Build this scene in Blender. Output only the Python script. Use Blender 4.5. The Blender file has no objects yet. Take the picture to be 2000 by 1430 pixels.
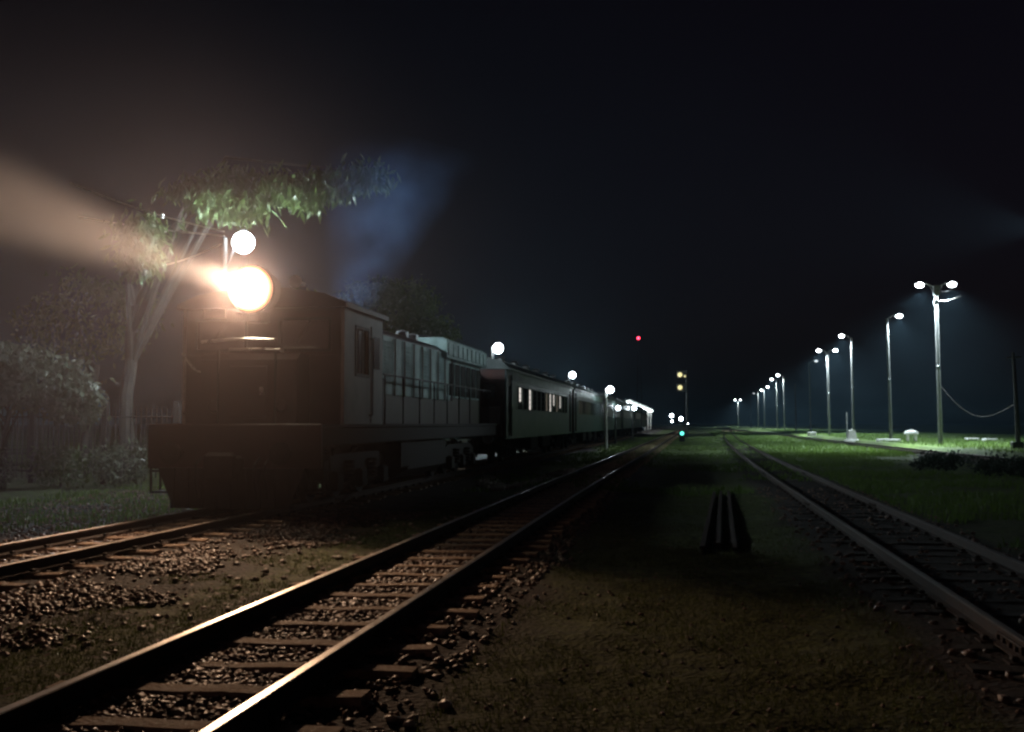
import bpy, math, random
import numpy as np
from mathutils import Vector, Matrix
R = math.radians
random.seed(7); rng = np.random.default_rng(7)
scn = bpy.context.scene
col = scn.collection

# ------------------------------------------------------------------ camera
EYE = 1.465
yaw, pitch = R(8.785), R(2.906)
cam_d = bpy.data.cameras.new('camera'); cam = bpy.data.objects.new('camera', cam_d); col.objects.link(cam)
cam.location = (0, 0, EYE); cam.rotation_euler = (math.pi/2 + pitch, 0, yaw)
cam_d.sensor_width = 36; cam_d.lens = 39.6; cam_d.clip_start = .05; cam_d.clip_end = 6000
scn.camera = cam
# ------------------------------------------------------------------ night sky
w = bpy.data.worlds.new('World'); scn.world = w; w.use_nodes = True
nt = w.node_tree; nt.nodes.clear()
sky = nt.nodes.new('ShaderNodeTexSky'); sky.sky_type = 'NISHITA'; sky.sun_disc = False
sky.sun_elevation = R(12); sky.sun_rotation = R(200); sky.dust_density = 3
hs = nt.nodes.new('ShaderNodeHueSaturation'); hs.inputs['Saturation'].default_value = .8
bg = nt.nodes.new('ShaderNodeBackground'); bg.inputs[1].default_value = .0011
wo = nt.nodes.new('ShaderNodeOutputWorld')
nt.links.new(sky.outputs[0], hs.inputs['Color']); tint = nt.nodes.new('ShaderNodeMix'); tint.data_type = 'RGBA'; tint.blend_type = 'MULTIPLY'; tint.inputs[0].default_value = 1; tint.inputs[7].default_value = (1, .58, .84, 1)
nt.links.new(hs.outputs[0], tint.inputs[6]); nt.links.new(tint.outputs[2], bg.inputs[0]); nt.links.new(bg.outputs[0], wo.inputs[0])
sd = bpy.data.lights.new('moon', 'SUN'); sd.energy = .004; sd.angle = R(.5); sd.color = (1, .93, .85)
so = bpy.data.objects.new('moon', sd); col.objects.link(so); so.rotation_euler = (R(78), 0, R(-20))
# ------------------------------------------------------------------ exposure, sampling
vs = scn.view_settings; vs.view_transform = 'Standard'; vs.look = 'None'; vs.exposure = 0; vs.gamma = 1; vs.use_curve_mapping = False
cy = scn.cycles
cy.max_bounces = 5; cy.diffuse_bounces = 2; cy.glossy_bounces = 3; cy.volume_bounces = 0; cy.transparent_max_bounces = 8
cy.sample_clamp_indirect = 2; cy.use_denoising = True; cy.filter_width = 2.5
cy.caustics_reflective = False; cy.caustics_refractive = False
HAZE = .00030; VEIL = .020
HEAD_WIDE, HEAD_BEAM, YARD, LEFTL = 1250, 48000, 9500, 9000
HOOD_FILL = 6200
WARM = (1, .62, .38); COOL = (.78, .94, 1)

# ================================================================== helpers
def tag(o, label=None, cat=None, group=None, kind=None):
    if label: o['label'] = label
    if cat: o['category'] = cat
    if group: o['group'] = group
    if kind: o['kind'] = kind
    return o
def empty(name, loc=(0, 0, 0), rz=0):
    o = bpy.data.objects.new(name, None); o.empty_display_size = .2; col.objects.link(o)
    o.location = loc; o.rotation_euler = (0, 0, rz); return o
def inst(name, mesh, parent=None, loc=(0, 0, 0), rot=(0, 0, 0), sc=(1, 1, 1)):
    o = bpy.data.objects.new(name, mesh); col.objects.link(o)
    o.parent = parent; o.location = loc; o.rotation_euler = rot; o.scale = sc; return o
def np_mesh(name, V, F, mat, k, smooth=False):
    """V (n,3), F (m,k) as numpy arrays to a mesh"""
    me = bpy.data.meshes.new(name)
    me.vertices.add(len(V)); me.vertices.foreach_set('co', np.asarray(V, np.float32).ravel())
    F = np.asarray(F, np.int32)
    me.loops.add(F.size); me.loops.foreach_set('vertex_index', F.ravel())
    me.polygons.add(len(F)); me.polygons.foreach_set('loop_start', np.arange(0, F.size, k, dtype=np.int32))
    if smooth: me.polygons.foreach_set('use_smooth', np.ones(len(F), bool))
    me.materials.append(mat); me.update(calc_edges=True); me.validate(); return me

class MB:
    def __init__(s): s.v = []; s.f = []; s.m = []; s.cm = 0
    def add(s, vs_, fs):
        n = len(s.v); s.v += [tuple(p) for p in vs_]; s.f += [tuple(i + n for i in f) for f in fs]; s.m += [s.cm]*len(fs); return s
    def box(s, x0, x1, y0, y1, z0, z1, b=0):
        if b:
            b = min(b, (x1-x0)*.4, (y1-y0)*.4, (z1-z0)*.4)
            P = []
            for z, i in ((z0, b), (z0+b, 0), (z1-b, 0), (z1, b)):
                P += [(x0+i, y0+i, z), (x1-i, y0+i, z), (x1-i, y1-i, z), (x0+i, y1-i, z)]
            F = [(3, 2, 1, 0), (12, 13, 14, 15)]
            for l in range(3):
                for k in range(4): F.append((l*4+k, l*4+(k+1) % 4, l*4+4+(k+1) % 4, l*4+4+k))
            return s.add(P, F)
        P = [(x0, y0, z0), (x1, y0, z0), (x1, y1, z0), (x0, y1, z0), (x0, y0, z1), (x1, y0, z1), (x1, y1, z1), (x0, y1, z1)]
        return s.add(P, [(3, 2, 1, 0), (4, 5, 6, 7), (0, 1, 5, 4), (1, 2, 6, 5), (2, 3, 7, 6), (3, 0, 4, 7)])
    def tube(s, pts, r, n=8, cap=True):
        pts = [Vector(p) for p in pts]; rs = r if isinstance(r, (list, tuple)) else [r]*len(pts)
        P = []; F = []; prev = None
        for i, p in enumerate(pts):
            t = (pts[min(i+1, len(pts)-1)] - pts[max(i-1, 0)]).normalized()
            if prev is None: a = t.orthogonal().normalized()
            else: a = (prev - t*prev.dot(t)).normalized()
            prev = a; b = t.cross(a)
            for k in range(n):
                th = 2*math.pi*k/n; P.append(p + (a*math.cos(th) + b*math.sin(th))*rs[i])
        for i in range(len(pts)-1):
            for k in range(n): F.append((i*n+k, i*n+(k+1) % n, i*n+n+(k+1) % n, i*n+n+k))
        if cap: F += [tuple(range(n-1, -1, -1)), tuple(range((len(pts)-1)*n, len(pts)*n))]
        return s.add(P, F)
    def prism(s, prof, y0, y1, axis='y'):
        """profile (u,v) points, extruded; axis y: (u,y,v); axis x: (x,u,v); axis z: (u,v,z)"""
        n = len(prof); g = {'y': lambda u, v, t: (u, t, v), 'x': lambda u, v, t: (t, u, v), 'z': lambda u, v, t: (u, v, t)}[axis]
        P = [g(u, v, y0) for u, v in prof] + [g(u, v, y1) for u, v in prof]
        F = [tuple(range(n)), tuple(range(2*n-1, n-1, -1))] + [(k, n+k, n+(k+1) % n, (k+1) % n) for k in range(n)]
        return s.add(P, F)
    def lathe(s, prof, n=20, c=(0, 0, 0), axis='z'):
        P = []; F = []
        for r, h in prof:
            for k in range(n):
                th = 2*math.pi*k/n; a, b = r*math.cos(th), r*math.sin(th)
                P.append((c[0]+a, c[1]+b, c[2]+h) if axis == 'z' else (c[0]+a, c[1]+h, c[2]+b) if axis == 'y' else (c[0]+h, c[1]+a, c[2]+b))
        m = len(prof)
        for i in range(m-1):
            for k in range(n): F.append((i*n+k, i*n+(k+1) % n, i*n+n+(k+1) % n, i*n+n+k))
        F += [tuple(range(n-1, -1, -1)), tuple(range((m-1)*n, m*n))]
        return s.add(P, F)
    def mesh(s, name, mats, smooth=False):
        me = bpy.data.meshes.new(name); me.from_pydata(s.v, [], s.f)
        if not isinstance(mats, (list, tuple)): mats = [mats]
        for m in mats: me.materials.append(m)
        me.polygons.foreach_set('material_index', s.m)
        me.update()
        import bmesh
        bm = bmesh.new(); bm.from_mesh(me); bmesh.ops.recalc_face_normals(bm, faces=bm.faces); bm.to_mesh(me); bm.free()
        if smooth: me.polygons.foreach_set('use_smooth', [True]*len(me.polygons)); me.set_sharp_from_angle(angle=R(35))
        return me
    def build(s, name, mats, parent=None, loc=(0, 0, 0), rot=(0, 0, 0), smooth=False):
        return inst(name, s.mesh(name, mats, smooth), parent, loc, rot)

# ================================================================== materials
def mat(name, c, rough=.7, metal=0, var=.35, scale=3., c2=None, bump=.15, bscale=None, spec=.5, emit=None, es=0, coord='Object', trans=0, two=None):
    m = bpy.data.materials.new(name); m.use_nodes = True; t = m.node_tree; b = t.nodes['Principled BSDF']
    b.inputs['Roughness'].default_value = rough; b.inputs['Metallic'].default_value = metal
    b.inputs['Specular IOR Level'].default_value = spec
    tc = t.nodes.new('ShaderNodeTexCoord')
    nz = t.nodes.new('ShaderNodeTexNoise'); nz.inputs['Scale'].default_value = scale; nz.inputs['Detail'].default_value = 6; nz.inputs['Roughness'].default_value = .62
    t.links.new(tc.outputs[coord], nz.inputs['Vector'])
    rp = t.nodes.new('ShaderNodeValToRGB'); rp.color_ramp.elements[0].position = .32; rp.color_ramp.elements[1].position = .68
    if c2 is None: c2 = tuple(x*(1-var) for x in c)
    rp.color_ramp.elements[0].color = (*c2, 1); rp.color_ramp.elements[1].color = (*c, 1)
    t.links.new(nz.outputs['Fac'], rp.inputs[0]); t.links.new(rp.outputs[0], b.inputs['Base Color'])
    if bump:
        n2 = t.nodes.new('ShaderNodeTexNoise'); n2.inputs['Scale'].default_value = bscale or scale*8; n2.inputs['Detail'].default_value = 4
        t.links.new(tc.outputs[coord], n2.inputs['Vector'])
        bp = t.nodes.new('ShaderNodeBump'); bp.inputs['Strength'].default_value = bump; bp.inputs['Distance'].default_value = .02
        t.links.new(n2.outputs['Fac'], bp.inputs['Height']); t.links.new(bp.outputs[0], b.inputs['Normal'])
        mr = t.nodes.new('ShaderNodeMapRange'); mr.inputs[3].default_value = max(0, rough-.12); mr.inputs[4].default_value = min(1, rough+.12)
        t.links.new(nz.outputs['Fac'], mr.inputs[0]); t.links.new(mr.outputs[0], b.inputs['Roughness'])
    if emit: b.inputs['Emission Color'].default_value = (*emit, 1); b.inputs['Emission Strength'].default_value = es
    return m
def leafmat(name, c, c2, rough=.45, tr=.25):
    m = mat(name, c, rough, c2=c2, scale=2.5, bump=0, spec=.5)
    t = m.node_tree; b = t.nodes['Principled BSDF']; o = t.nodes['Material Output']
    tl = t.nodes.new('ShaderNodeBsdfTranslucent'); mx = t.nodes.new('ShaderNodeMixShader'); mx.inputs[0].default_value = tr
    tl.inputs[0].default_value = (*[x*1.3 for x in c], 1)
    t.links.new(b.outputs[0], mx.inputs[1]); t.links.new(tl.outputs[0], mx.inputs[2]); t.links.new(mx.outputs[0], o.inputs[0])
    return m
def glow(name, c, s):
    m = bpy.data.materials.new(name); m.use_nodes = True; b = m.node_tree.nodes['Principled BSDF']
    b.inputs['Base Color'].default_value = (.3, .3, .3, 1); b.inputs['Emission Color'].default_value = (*c, 1); b.inputs['Emission Strength'].default_value = s
    return m
M = dict(
    rail_side=mat('rusty_rail_web', (.055, .028, .018), .8, .1, scale=6, c2=(.022, .013, .010), bump=.4),
    rail_top=mat('polished_rail_head', (.60, .56, .5), .36, 1, var=.25, scale=4, bump=.05, bscale=9),
    rail_dull=mat('dull_rail_head', (.17, .14, .12), .5, 1, var=.45, scale=3, bump=.1),
    sleeper=mat('weathered_sleeper_wood', (.55, .38, .25), .8, scale=7, c2=(.24, .155, .10), bump=.6, bscale=30),
    tar=mat('tarred_dark_sleeper', (.045, .036, .032), .85, scale=7, c2=(.02, .017, .015), bump=.6, bscale=30),
    stone=mat('ballast_stone', (.34, .21, .15), .5, scale=9, c2=(.022, .016, .015), bump=.2, spec=.45),
    stone_pale=mat('pale_ballast_stone', (.5, .42, .33), .4, scale=6, bump=.2),
    concrete=mat('concrete_pole', (.15, .155, .15), .8, scale=4, var=.3, bump=.3),
    white=mat('white_painted_concrete', (.8, .8, .77), .6, scale=5, var=.25, bump=.2),
    steel=mat('grey_galvanised_steel', (.32, .33, .34), .45, .6, scale=5, bump=.1),
    dark=mat('dark_painted_steel', (.03, .028, .028), .55, .2, scale=4, bump=.2),
    black=mat('black_rubber', (.012, .012, .012), .6, bump=.1),
    grime=mat('grimy_underframe', (.03, .024, .022), .75, .1, scale=5, c2=(.012, .010, .009), bump=.4),
    maroon=mat('maroon_loco_paint', (.045, .014, .013), .5, scale=2, c2=(.025, .010, .010), bump=.08),
    cream=mat('faded_cab_paint', (.58, .55, .52), .5, scale=2.5, var=.3, bump=.08),
    teal=mat('pale_teal_hood_paint', (.56, .76, .74), .45, scale=2.5, c2=(.2, .31, .31), bump=.08),
    band=mat('pale_green_lit_band', (.34, .46, .44), .45, scale=1.2, c2=(.12, .18, .17), bump=.06),
    green=mat('dark_green_coach_paint', (.028, .062, .060), .4, scale=1.6, c2=(.016, .036, .036), bump=.06),
    greenroof=mat('grey_green_coach_roof', (.24, .28, .28), .6, scale=1.2, c2=(.1, .13, .13), bump=.15),
    redend=mat('rust_red_coach_end', (.15, .05, .04), .6, scale=3, c2=(.07, .028, .024), bump=.1),
    glass=mat('dark_window_glass', (.012, .014, .016), .12, scale=4, bump=0, spec=.7),
    chrome=mat('bare_handrail_steel', (.62, .6, .57), .3, .9, scale=8, bump=.05),
    bark=mat('grey_bark', (.065, .057, .046), .85, scale=5, c2=(.03, .026, .022), bump=.8, bscale=18),
    leaf=leafmat('mango_leaf', (.075, .12, .035), (.035, .07, .022)),
    leaf2=leafmat('broad_shrub_leaf', (.15, .18, .13), (.06, .08, .055), .32),
    leaf3=leafmat('dark_bush_leaf', (.022, .04, .022), (.012, .022, .013)),
    grass=leafmat('yard_grass_blade', (.13, .21, .04), (.07, .13, .025), .6, .3),
    dry=leafmat('dry_grass_blade', (.10, .125, .035), (.05, .055, .02), .6, .3),
    clod=mat('dead_leaf', (.16, .1, .05), .7, scale=12, c2=(.07, .045, .025), bump=.1),
    head=glow('headlight_lens', (1, .80, .56), 38),
    led=glow('led_street_lens', (.86, .95, 1), 32),
    led_dim=glow('failing_led_lens', (.86, .95, 1), 1.2),
    bulb=glow('white_lamp_globe', (.82, .93, 1), 45),
    winlit=glow('lit_coach_window', (1, .92, .84), 1.1),
    windim=glow('dim_coach_window', (1, .85, .66), .16),
    tubel=glow('platform_tube_light', (.9, .98, 1), 9),
    yellow=glow('signal_yellow', (1, .88, .38), 1.0),
    redl=glow('obstruction_red', (1, .04, .09), 9),
    greenl=glow('shunt_green', (.12, .9, .7), 2.4),
)
def bloom_lens_mat():  # orange rim painted into the emission imitates bloom round the lamp
    m = bpy.data.materials.new('headlight_bloom_lens'); m.use_nodes = True; t = m.node_tree; b = t.nodes['Principled BSDF']; L = t.links.new
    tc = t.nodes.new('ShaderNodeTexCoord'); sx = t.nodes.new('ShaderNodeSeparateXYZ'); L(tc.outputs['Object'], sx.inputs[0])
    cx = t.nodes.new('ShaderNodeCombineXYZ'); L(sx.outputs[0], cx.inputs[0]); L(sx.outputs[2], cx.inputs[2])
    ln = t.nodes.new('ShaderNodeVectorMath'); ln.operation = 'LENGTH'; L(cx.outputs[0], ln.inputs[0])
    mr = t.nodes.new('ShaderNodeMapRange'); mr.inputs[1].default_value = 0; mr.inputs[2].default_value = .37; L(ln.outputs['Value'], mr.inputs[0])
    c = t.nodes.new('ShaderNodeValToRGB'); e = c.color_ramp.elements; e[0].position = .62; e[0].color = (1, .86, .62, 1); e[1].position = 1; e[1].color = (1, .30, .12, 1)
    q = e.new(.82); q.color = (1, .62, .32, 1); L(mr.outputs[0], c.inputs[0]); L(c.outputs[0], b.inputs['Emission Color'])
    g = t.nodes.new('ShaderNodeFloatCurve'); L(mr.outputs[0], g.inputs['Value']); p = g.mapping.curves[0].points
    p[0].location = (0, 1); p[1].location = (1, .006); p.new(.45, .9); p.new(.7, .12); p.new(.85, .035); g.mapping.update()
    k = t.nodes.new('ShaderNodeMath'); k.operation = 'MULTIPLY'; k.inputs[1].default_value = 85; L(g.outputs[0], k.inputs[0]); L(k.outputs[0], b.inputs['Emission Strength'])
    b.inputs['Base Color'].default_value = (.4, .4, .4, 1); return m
M['head'] = bloom_lens_mat()
# ground: dirt / moss / grass / ballast mixed by the ground's own layout
def ground_mat():
    m = bpy.data.materials.new('yard_ground'); m.use_nodes = True; t = m.node_tree; b = t.nodes['Principled BSDF']; L = t.links.new
    b.inputs['Roughness'].default_value = .85
    tc = t.nodes.new('ShaderNodeTexCoord')
    def noise(s, d=6, r=.6):
        n = t.nodes.new('ShaderNodeTexNoise'); n.inputs['Scale'].default_value = s; n.inputs['Detail'].default_value = d; n.inputs['Roughness'].default_value = r; L(tc.outputs['Object'], n.inputs['Vector']); return n.outputs['Fac']
    def ramp(f, a, b_, p0=.4, p1=.6):
        r = t.nodes.new('ShaderNodeValToRGB'); r.color_ramp.elements[0].position = p0; r.color_ramp.elements[1].position = p1
        r.color_ramp.elements[0].color = (*a, 1); r.color_ramp.elements[1].color = (*b_, 1); L(f, r.inputs[0]); return r.outputs[0]
    def mix(f, a, b_):
        x = t.nodes.new('ShaderNodeMix'); x.data_type = 'RGBA'; L(f, x.inputs[0]); L(a, x.inputs[6]); L(b_, x.inputs[7]); return x.outputs[2]
    dirt = ramp(noise(11), (.020, .014, .010), (.075, .05, .03), .35, .7)
    moss = ramp(noise(7), (.026, .036, .009), (.075, .098, .022), .35, .68)
    blotch = ramp(noise(.55, 5), (.25, .25, .25), (1, 1, 1), .34, .52)
    base = mix(blotch, dirt, moss)
    at = t.nodes.new('ShaderNodeAttribute'); at.attribute_name = 'cover'
    sp = t.nodes.new('ShaderNodeSeparateColor'); L(at.outputs['Color'], sp.inputs[0])
    grassc = ramp(noise(5, 8), (.055, .10, .018), (.14, .21, .045), .35, .65)
    balc = ramp(noise(22, 6), (.012, .010, .010), (.07, .042, .03), .4, .72)
    moss2 = ramp(noise(9, 7), (.030, .044, .008), (.135, .172, .034), .35, .68)
    base = mix(sp.outputs[2], base, moss2)
    base = mix(sp.outputs[1], base, grassc)       # G = grass
    base = mix(sp.outputs[0], base, balc)         # R = ballast
    L(base, b.inputs['Base Color'])
    vo = t.nodes.new('ShaderNodeTexVoronoi'); vo.inputs['Scale'].default_value = 24; L(tc.outputs['Object'], vo.inputs['Vector'])
    ad = t.nodes.new('ShaderNodeMath'); ad.operation = 'ADD'; L(vo.outputs['Distance'], ad.inputs[0]); L(noise(30, 5), ad.inputs[1])
    bp = t.nodes.new('ShaderNodeBump'); bp.inputs['Strength'].default_value = .75; bp.inputs['Distance'].default_value = .03
    L(ad.outputs[0], bp.inputs['Height']); L(bp.outputs[0], b.inputs['Normal'])
    return m
M['ground'] = ground_mat()

# ================================================================== layout
RAILTOP = .18; GAUGE = 1.0
def ctr1(y): return -6.69 + 0*y
def ctr2(y): return -2.52 + .007*np.maximum(0, y-15)*np.clip((y-15)/25, 0, 1)
def ctr3(y): return 2.50 + np.where(y < 120, 1.35e-4*np.maximum(y, 0)**2, 1.944 + .0324*(y-120))
def ctr4(y): return 11.55 - .035*(y-35)*np.clip(1-(y-35)/120, .3, 1)
def vnoise(x, y, s, seed=0):
    """smooth value noise, vectorised"""
    r = np.random.default_rng(seed).random((64, 64)); x = x/s; y = y/s
    xi = np.floor(x).astype(int); yi = np.floor(y).astype(int); fx = x-xi; fy = y-yi
    fx = fx*fx*(3-2*fx); fy = fy*fy*(3-2*fy)
    g = lambda a, b_: r[a % 64, b_ % 64]
    return (g(xi, yi)*(1-fx)+g(xi+1, yi)*fx)*(1-fy) + (g(xi, yi+1)*(1-fx)+g(xi+1, yi+1)*fx)*fy
def gz(x, y):
    x = np.asarray(x, float); y = np.asarray(y, float)
    h = .07*(vnoise(x, y, 1.7, 1)-.5) + .05*(vnoise(x, y, .5, 2)-.5) + .03*(vnoise(x, y, .17, 3)-.5)
    fl = np.zeros_like(x)
    for c in (ctr1, ctr2, ctr3, ctr4):
        d = np.abs(x-c(y)); fl = np.maximum(fl, np.clip((1.7-d)/.8, 0, 1))
    h = h*(1-.75*fl) + .012*fl - .03*(1-fl)
    h = h + .30*np.clip((x-(ctr4(y)+1.35))/.35, 0, 1)*np.clip((y-20)/8, 0, 1)       # low platform beyond the last track
    h = h - .05*np.clip((np.hypot(x, y)-30)/60, 0, 1)*(1-fl)
    return h
# ground sheet
def axis(segs):
    a = [segs[0][0]]
    for lo, hi, st in segs:
        n = max(1, int(round((hi-lo)/st))); a += list(np.linspace(lo, hi, n+1)[1:])
    return np.array(a)
gx = axis([(-1500, -300, 200), (-300, -60, 40), (-60, -20, 2), (-20, -9, .25), (-9, 4, .085), (4, 14, .16), (14, 24, .5), (24, 60, 3), (60, 300, 40), (300, 1500, 200)])
gy = axis([(-60, 0, 10), (0, 3, .5), (3, 22, .085), (22, 60, .3), (60, 160, 1.2), (160, 400, 10), (400, 2400, 200)])
X, Y = np.meshgrid(gx, gy); Zg = gz(X, Y); V = np.stack([X.ravel(), Y.ravel(), Zg.ravel()], 1)
nx, ny = len(gx), len(gy); I = (np.arange(ny-1)[:, None]*nx + np.arange(nx-1)[None]).ravel()
me = np_mesh('ground', V, np.stack([I, I+1, I+nx+1, I+nx], 1), M['ground'], 4, True)
xs, ys = V[:, 0], V[:, 1]
bal = np.zeros(len(V))
for c, wd in ((ctr1, 1.5), (ctr2, 1.15), (ctr3, 1.0), (ctr4, 1.2)):
    bal = np.maximum(bal, np.clip((wd + .5*vnoise(xs, ys, .8, 5) - np.abs(xs-c(ys)))/.35, 0, 1))
bal = np.maximum(bal, np.clip((xs+6.6)/.3, 0, 1)*np.clip((-4.35+.7*(vnoise(xs, ys, 1.2, 6)-.5)-xs)/.3, 0, 1)*.9)
bal = np.maximum(bal, .9*np.clip((-8+.8*vnoise(xs, ys, 2, 16)-xs)/.5, 0, 1)*np.clip((xs+13)/1.5, 0, 1))
bal *= 1-.75*np.clip((ys-30)/22, 0, 1)*(xs > -5)
gr = np.clip((xs-3.4)/1.2, 0, 1)*np.clip((ys-14)/22, 0, 1)*np.clip(vnoise(xs, ys, 2.6, 7)*1.7-.15, 0, 1)
gr = np.maximum(gr, np.clip((ys-26)/14, 0, 1)*np.clip(vnoise(xs, ys, 3, 8)*2-.4, 0, 1))
gr = np.maximum(gr, np.clip((xs-12.2)/.5, 0, 1))
bump_ = lambda x, a, b, e: np.clip((x-a)/e, 0, 1)*np.clip((b-x)/e, 0, 1)
wob = .5*(vnoise(xs, ys, 1.0, 61)-.5)
mossy = np.maximum(bump_(xs+wob, -4.35, -3.3, .25)*.95, bump_(xs+wob, -1.5, 1.7, .5)*np.clip(.35+vnoise(xs, ys, 1.5, 62), 0, 1)*.9)
bal = bal*(1-.85*bump_(xs+wob, -4.3, -3.35, .2))
ca = me.color_attributes.new('cover', 'FLOAT_COLOR', 'POINT')
ca.data.foreach_set('color', np.stack([bal, gr, mossy, np.ones(len(V))], 1).astype(np.float32).ravel())
tag(inst('ground', me), kind='structure')

# ================================================================== tracks
def rail_profile(k=1.0):
    # half profile mirrored; heights above rail foot, total .12
    pts = [(-.055, 0), (.055, 0), (.055, .012), (.010, .026), (.008, .082), (.030, .092), (.031, .114), (.024, .120), (-.024, .120), (-.031, .114), (-.030, .092), (-.008, .082), (-.010, .026), (-.055, .012)]
    return pts
def rail_mesh(cf, off, y0, y1, topm, wob=.006, seed=0):
    prof = rail_profile(); n = len(prof); ysr = np.concatenate([np.arange(y0, min(60, y1), .5), np.arange(max(60, y0), y1, 4.)])
    P = []; F = []; mi = []
    wx = (vnoise(ysr, ysr*0+seed, 4.1, 20+seed)-.5)*wob*2; wz = (vnoise(ysr, ysr*0, 5.3, 30+seed)-.5)*wob
    for i, y in enumerate(ysr):
        c = float(cf(np.array(y))) + off + wx[i]
        for u, v in prof: P.append((c+u, y, RAILTOP-.12+v+wz[i]))
    for i in range(len(ysr)-1):
        for k in range(n):
            F.append((i*n+k, i*n+(k+1) % n, i*n+n+(k+1) % n, i*n+n+k)); mi.append(1 if k in (6, 7, 8) else 0)
    m = bpy.data.meshes.new('rail'); m.from_pydata(P, [], F); m.materials.append(M['rail_side']); m.materials.append(topm)
    m.polygons.foreach_set('material_index', mi); m.update(); return m
SL = []
for i in range(5):
    mb = MB(); r_ = random.Random(i); a = .085+.012*r_.random(); L_ = .9
    segs = 7; P = []; F = []
    for k in range(segs+1):
        x = -L_ + 2*L_*k/segs + (r_.uniform(-.03, .03) if k in (0, segs) else 0); dy = r_.uniform(-.008, .008); top = r_.uniform(-.008, .004)
        P += [(x, -a+dy, -.09), (x, -a+dy, -.012+top), (x, -a+.018+dy, top), (x, a-.018+dy, top+r_.uniform(-.004, .004)), (x, a+dy, -.014+top), (x, a+dy, -.09)]
    for k in range(segs):
        for q in range(5): F.append((k*6+q, k*6+q+1, k*6+6+q+1, k*6+6+q))
    F += [(0, 1, 2, 3, 4, 5), tuple(segs*6+q for q in (5, 4, 3, 2, 1, 0))]
    mb.add(P, F); SL.append(mb.mesh('sleeper', M['sleeper']))
SLD = []
for m_ in SL: m2_ = m_.copy(); m2_.name = 'sleeper'; m2_.materials[0] = M['tar']; SLD.append(m2_)
def clip_mb(mb, x, y, z):
    mb.box(x-.13, x+.13, y-.07, y+.07, z, z+.012)
    for s in (-1, 1): mb.box(x+s*.085-.022, x+s*.085+.022, y-.028, y+.028, z+.012, z+.04, .008)
def track(name_label, cf, y0, y1, topm, nparts, group, ystuff=None, seed=0, skip=()):
    t = tag(empty('railway_track', (0, 0, 0)), name_label, 'railway track', group)
    for s in (-1, 1):
        inst('rail', rail_mesh(cf, s*(GAUGE/2+.03), y0, y1, topm, seed=seed*2+(s > 0)), t)
    y = y0+.3; r_ = random.Random(seed); k = 0; rest = MB(); clips = MB()
    while y < y1:
        c = float(cf(np.array(y))); z = .058 + r_.uniform(-.008, .002)
        if k < nparts:
            inst('sleeper', (SLD if seed >= 3 else SL)[r_.randrange(5)], t, (c+r_.uniform(-.05, .05), y, z-(.03 if seed >= 3 else 0)), (0, r_.uniform(-.006, .006), r_.uniform(-.035, .035)))
            if y < 26:
                for s in (-1, 1): clip_mb(clips, c+s*(GAUGE/2+.03), y, .060)
        elif y < (ystuff or 0): rest.box(c-.9, c+.9, y-.1, y+.1, -.03, .055)
        k += 1; y += .65 + r_.uniform(-.035, .035)
    if rest.f: tag(rest.build('distant_sleepers', M['sleeper'], t), kind='stuff')
    if clips.f: clips.build('rail_clips', M['rail_side'], t)['kind'] = 'stuff'
    # joints: fishplates every 12 m
    for yj in (7.4, 19.6, 31.5):
        for s in (-1, 1):
            if yj < y0: continue
            mb = MB(); c = float(cf(np.array(yj))) + s*(GAUGE/2+.03)
            for q in (-1, 1):
                xa, xb = sorted((c+q*.010, c+q*.030)); mb.box(xa, xb, yj-.28, yj+.28, RAILTOP-.09, RAILTOP-.04, .005)
                for d in (-.2, -.07, .07, .2):
                    xa, xb = sorted((c+q*.030, c+q*.048)); mb.box(xa, xb, yj+d-.016, yj+d+.016, RAILTOP-.08, RAILTOP-.05)
            mb.build('joint_bar', M['rail_side'], t)
    return t
G_T = 'railway tracks of the yard'
track('track with shining rails and exposed wooden sleepers running towards the distance in the middle', ctr2, 2.2, 420, M['rail_top'], 210, G_T, 260, 1)
track('track that the dark locomotive and its coaches stand on, beside the bushes', ctr1, 5.0, 420, M['rail_dull'], 70, G_T, 120, 2)
track('track with dull rails in dark grass on the lamp post side', ctr3, 2.2, 420, M['rail_dull'], 190, G_T, 240, 3)
track('weed grown track along the low grass platform below the street lamps', ctr4, 26, 300, M['rail_dull'], 130, G_T, 240, 4)

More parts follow.
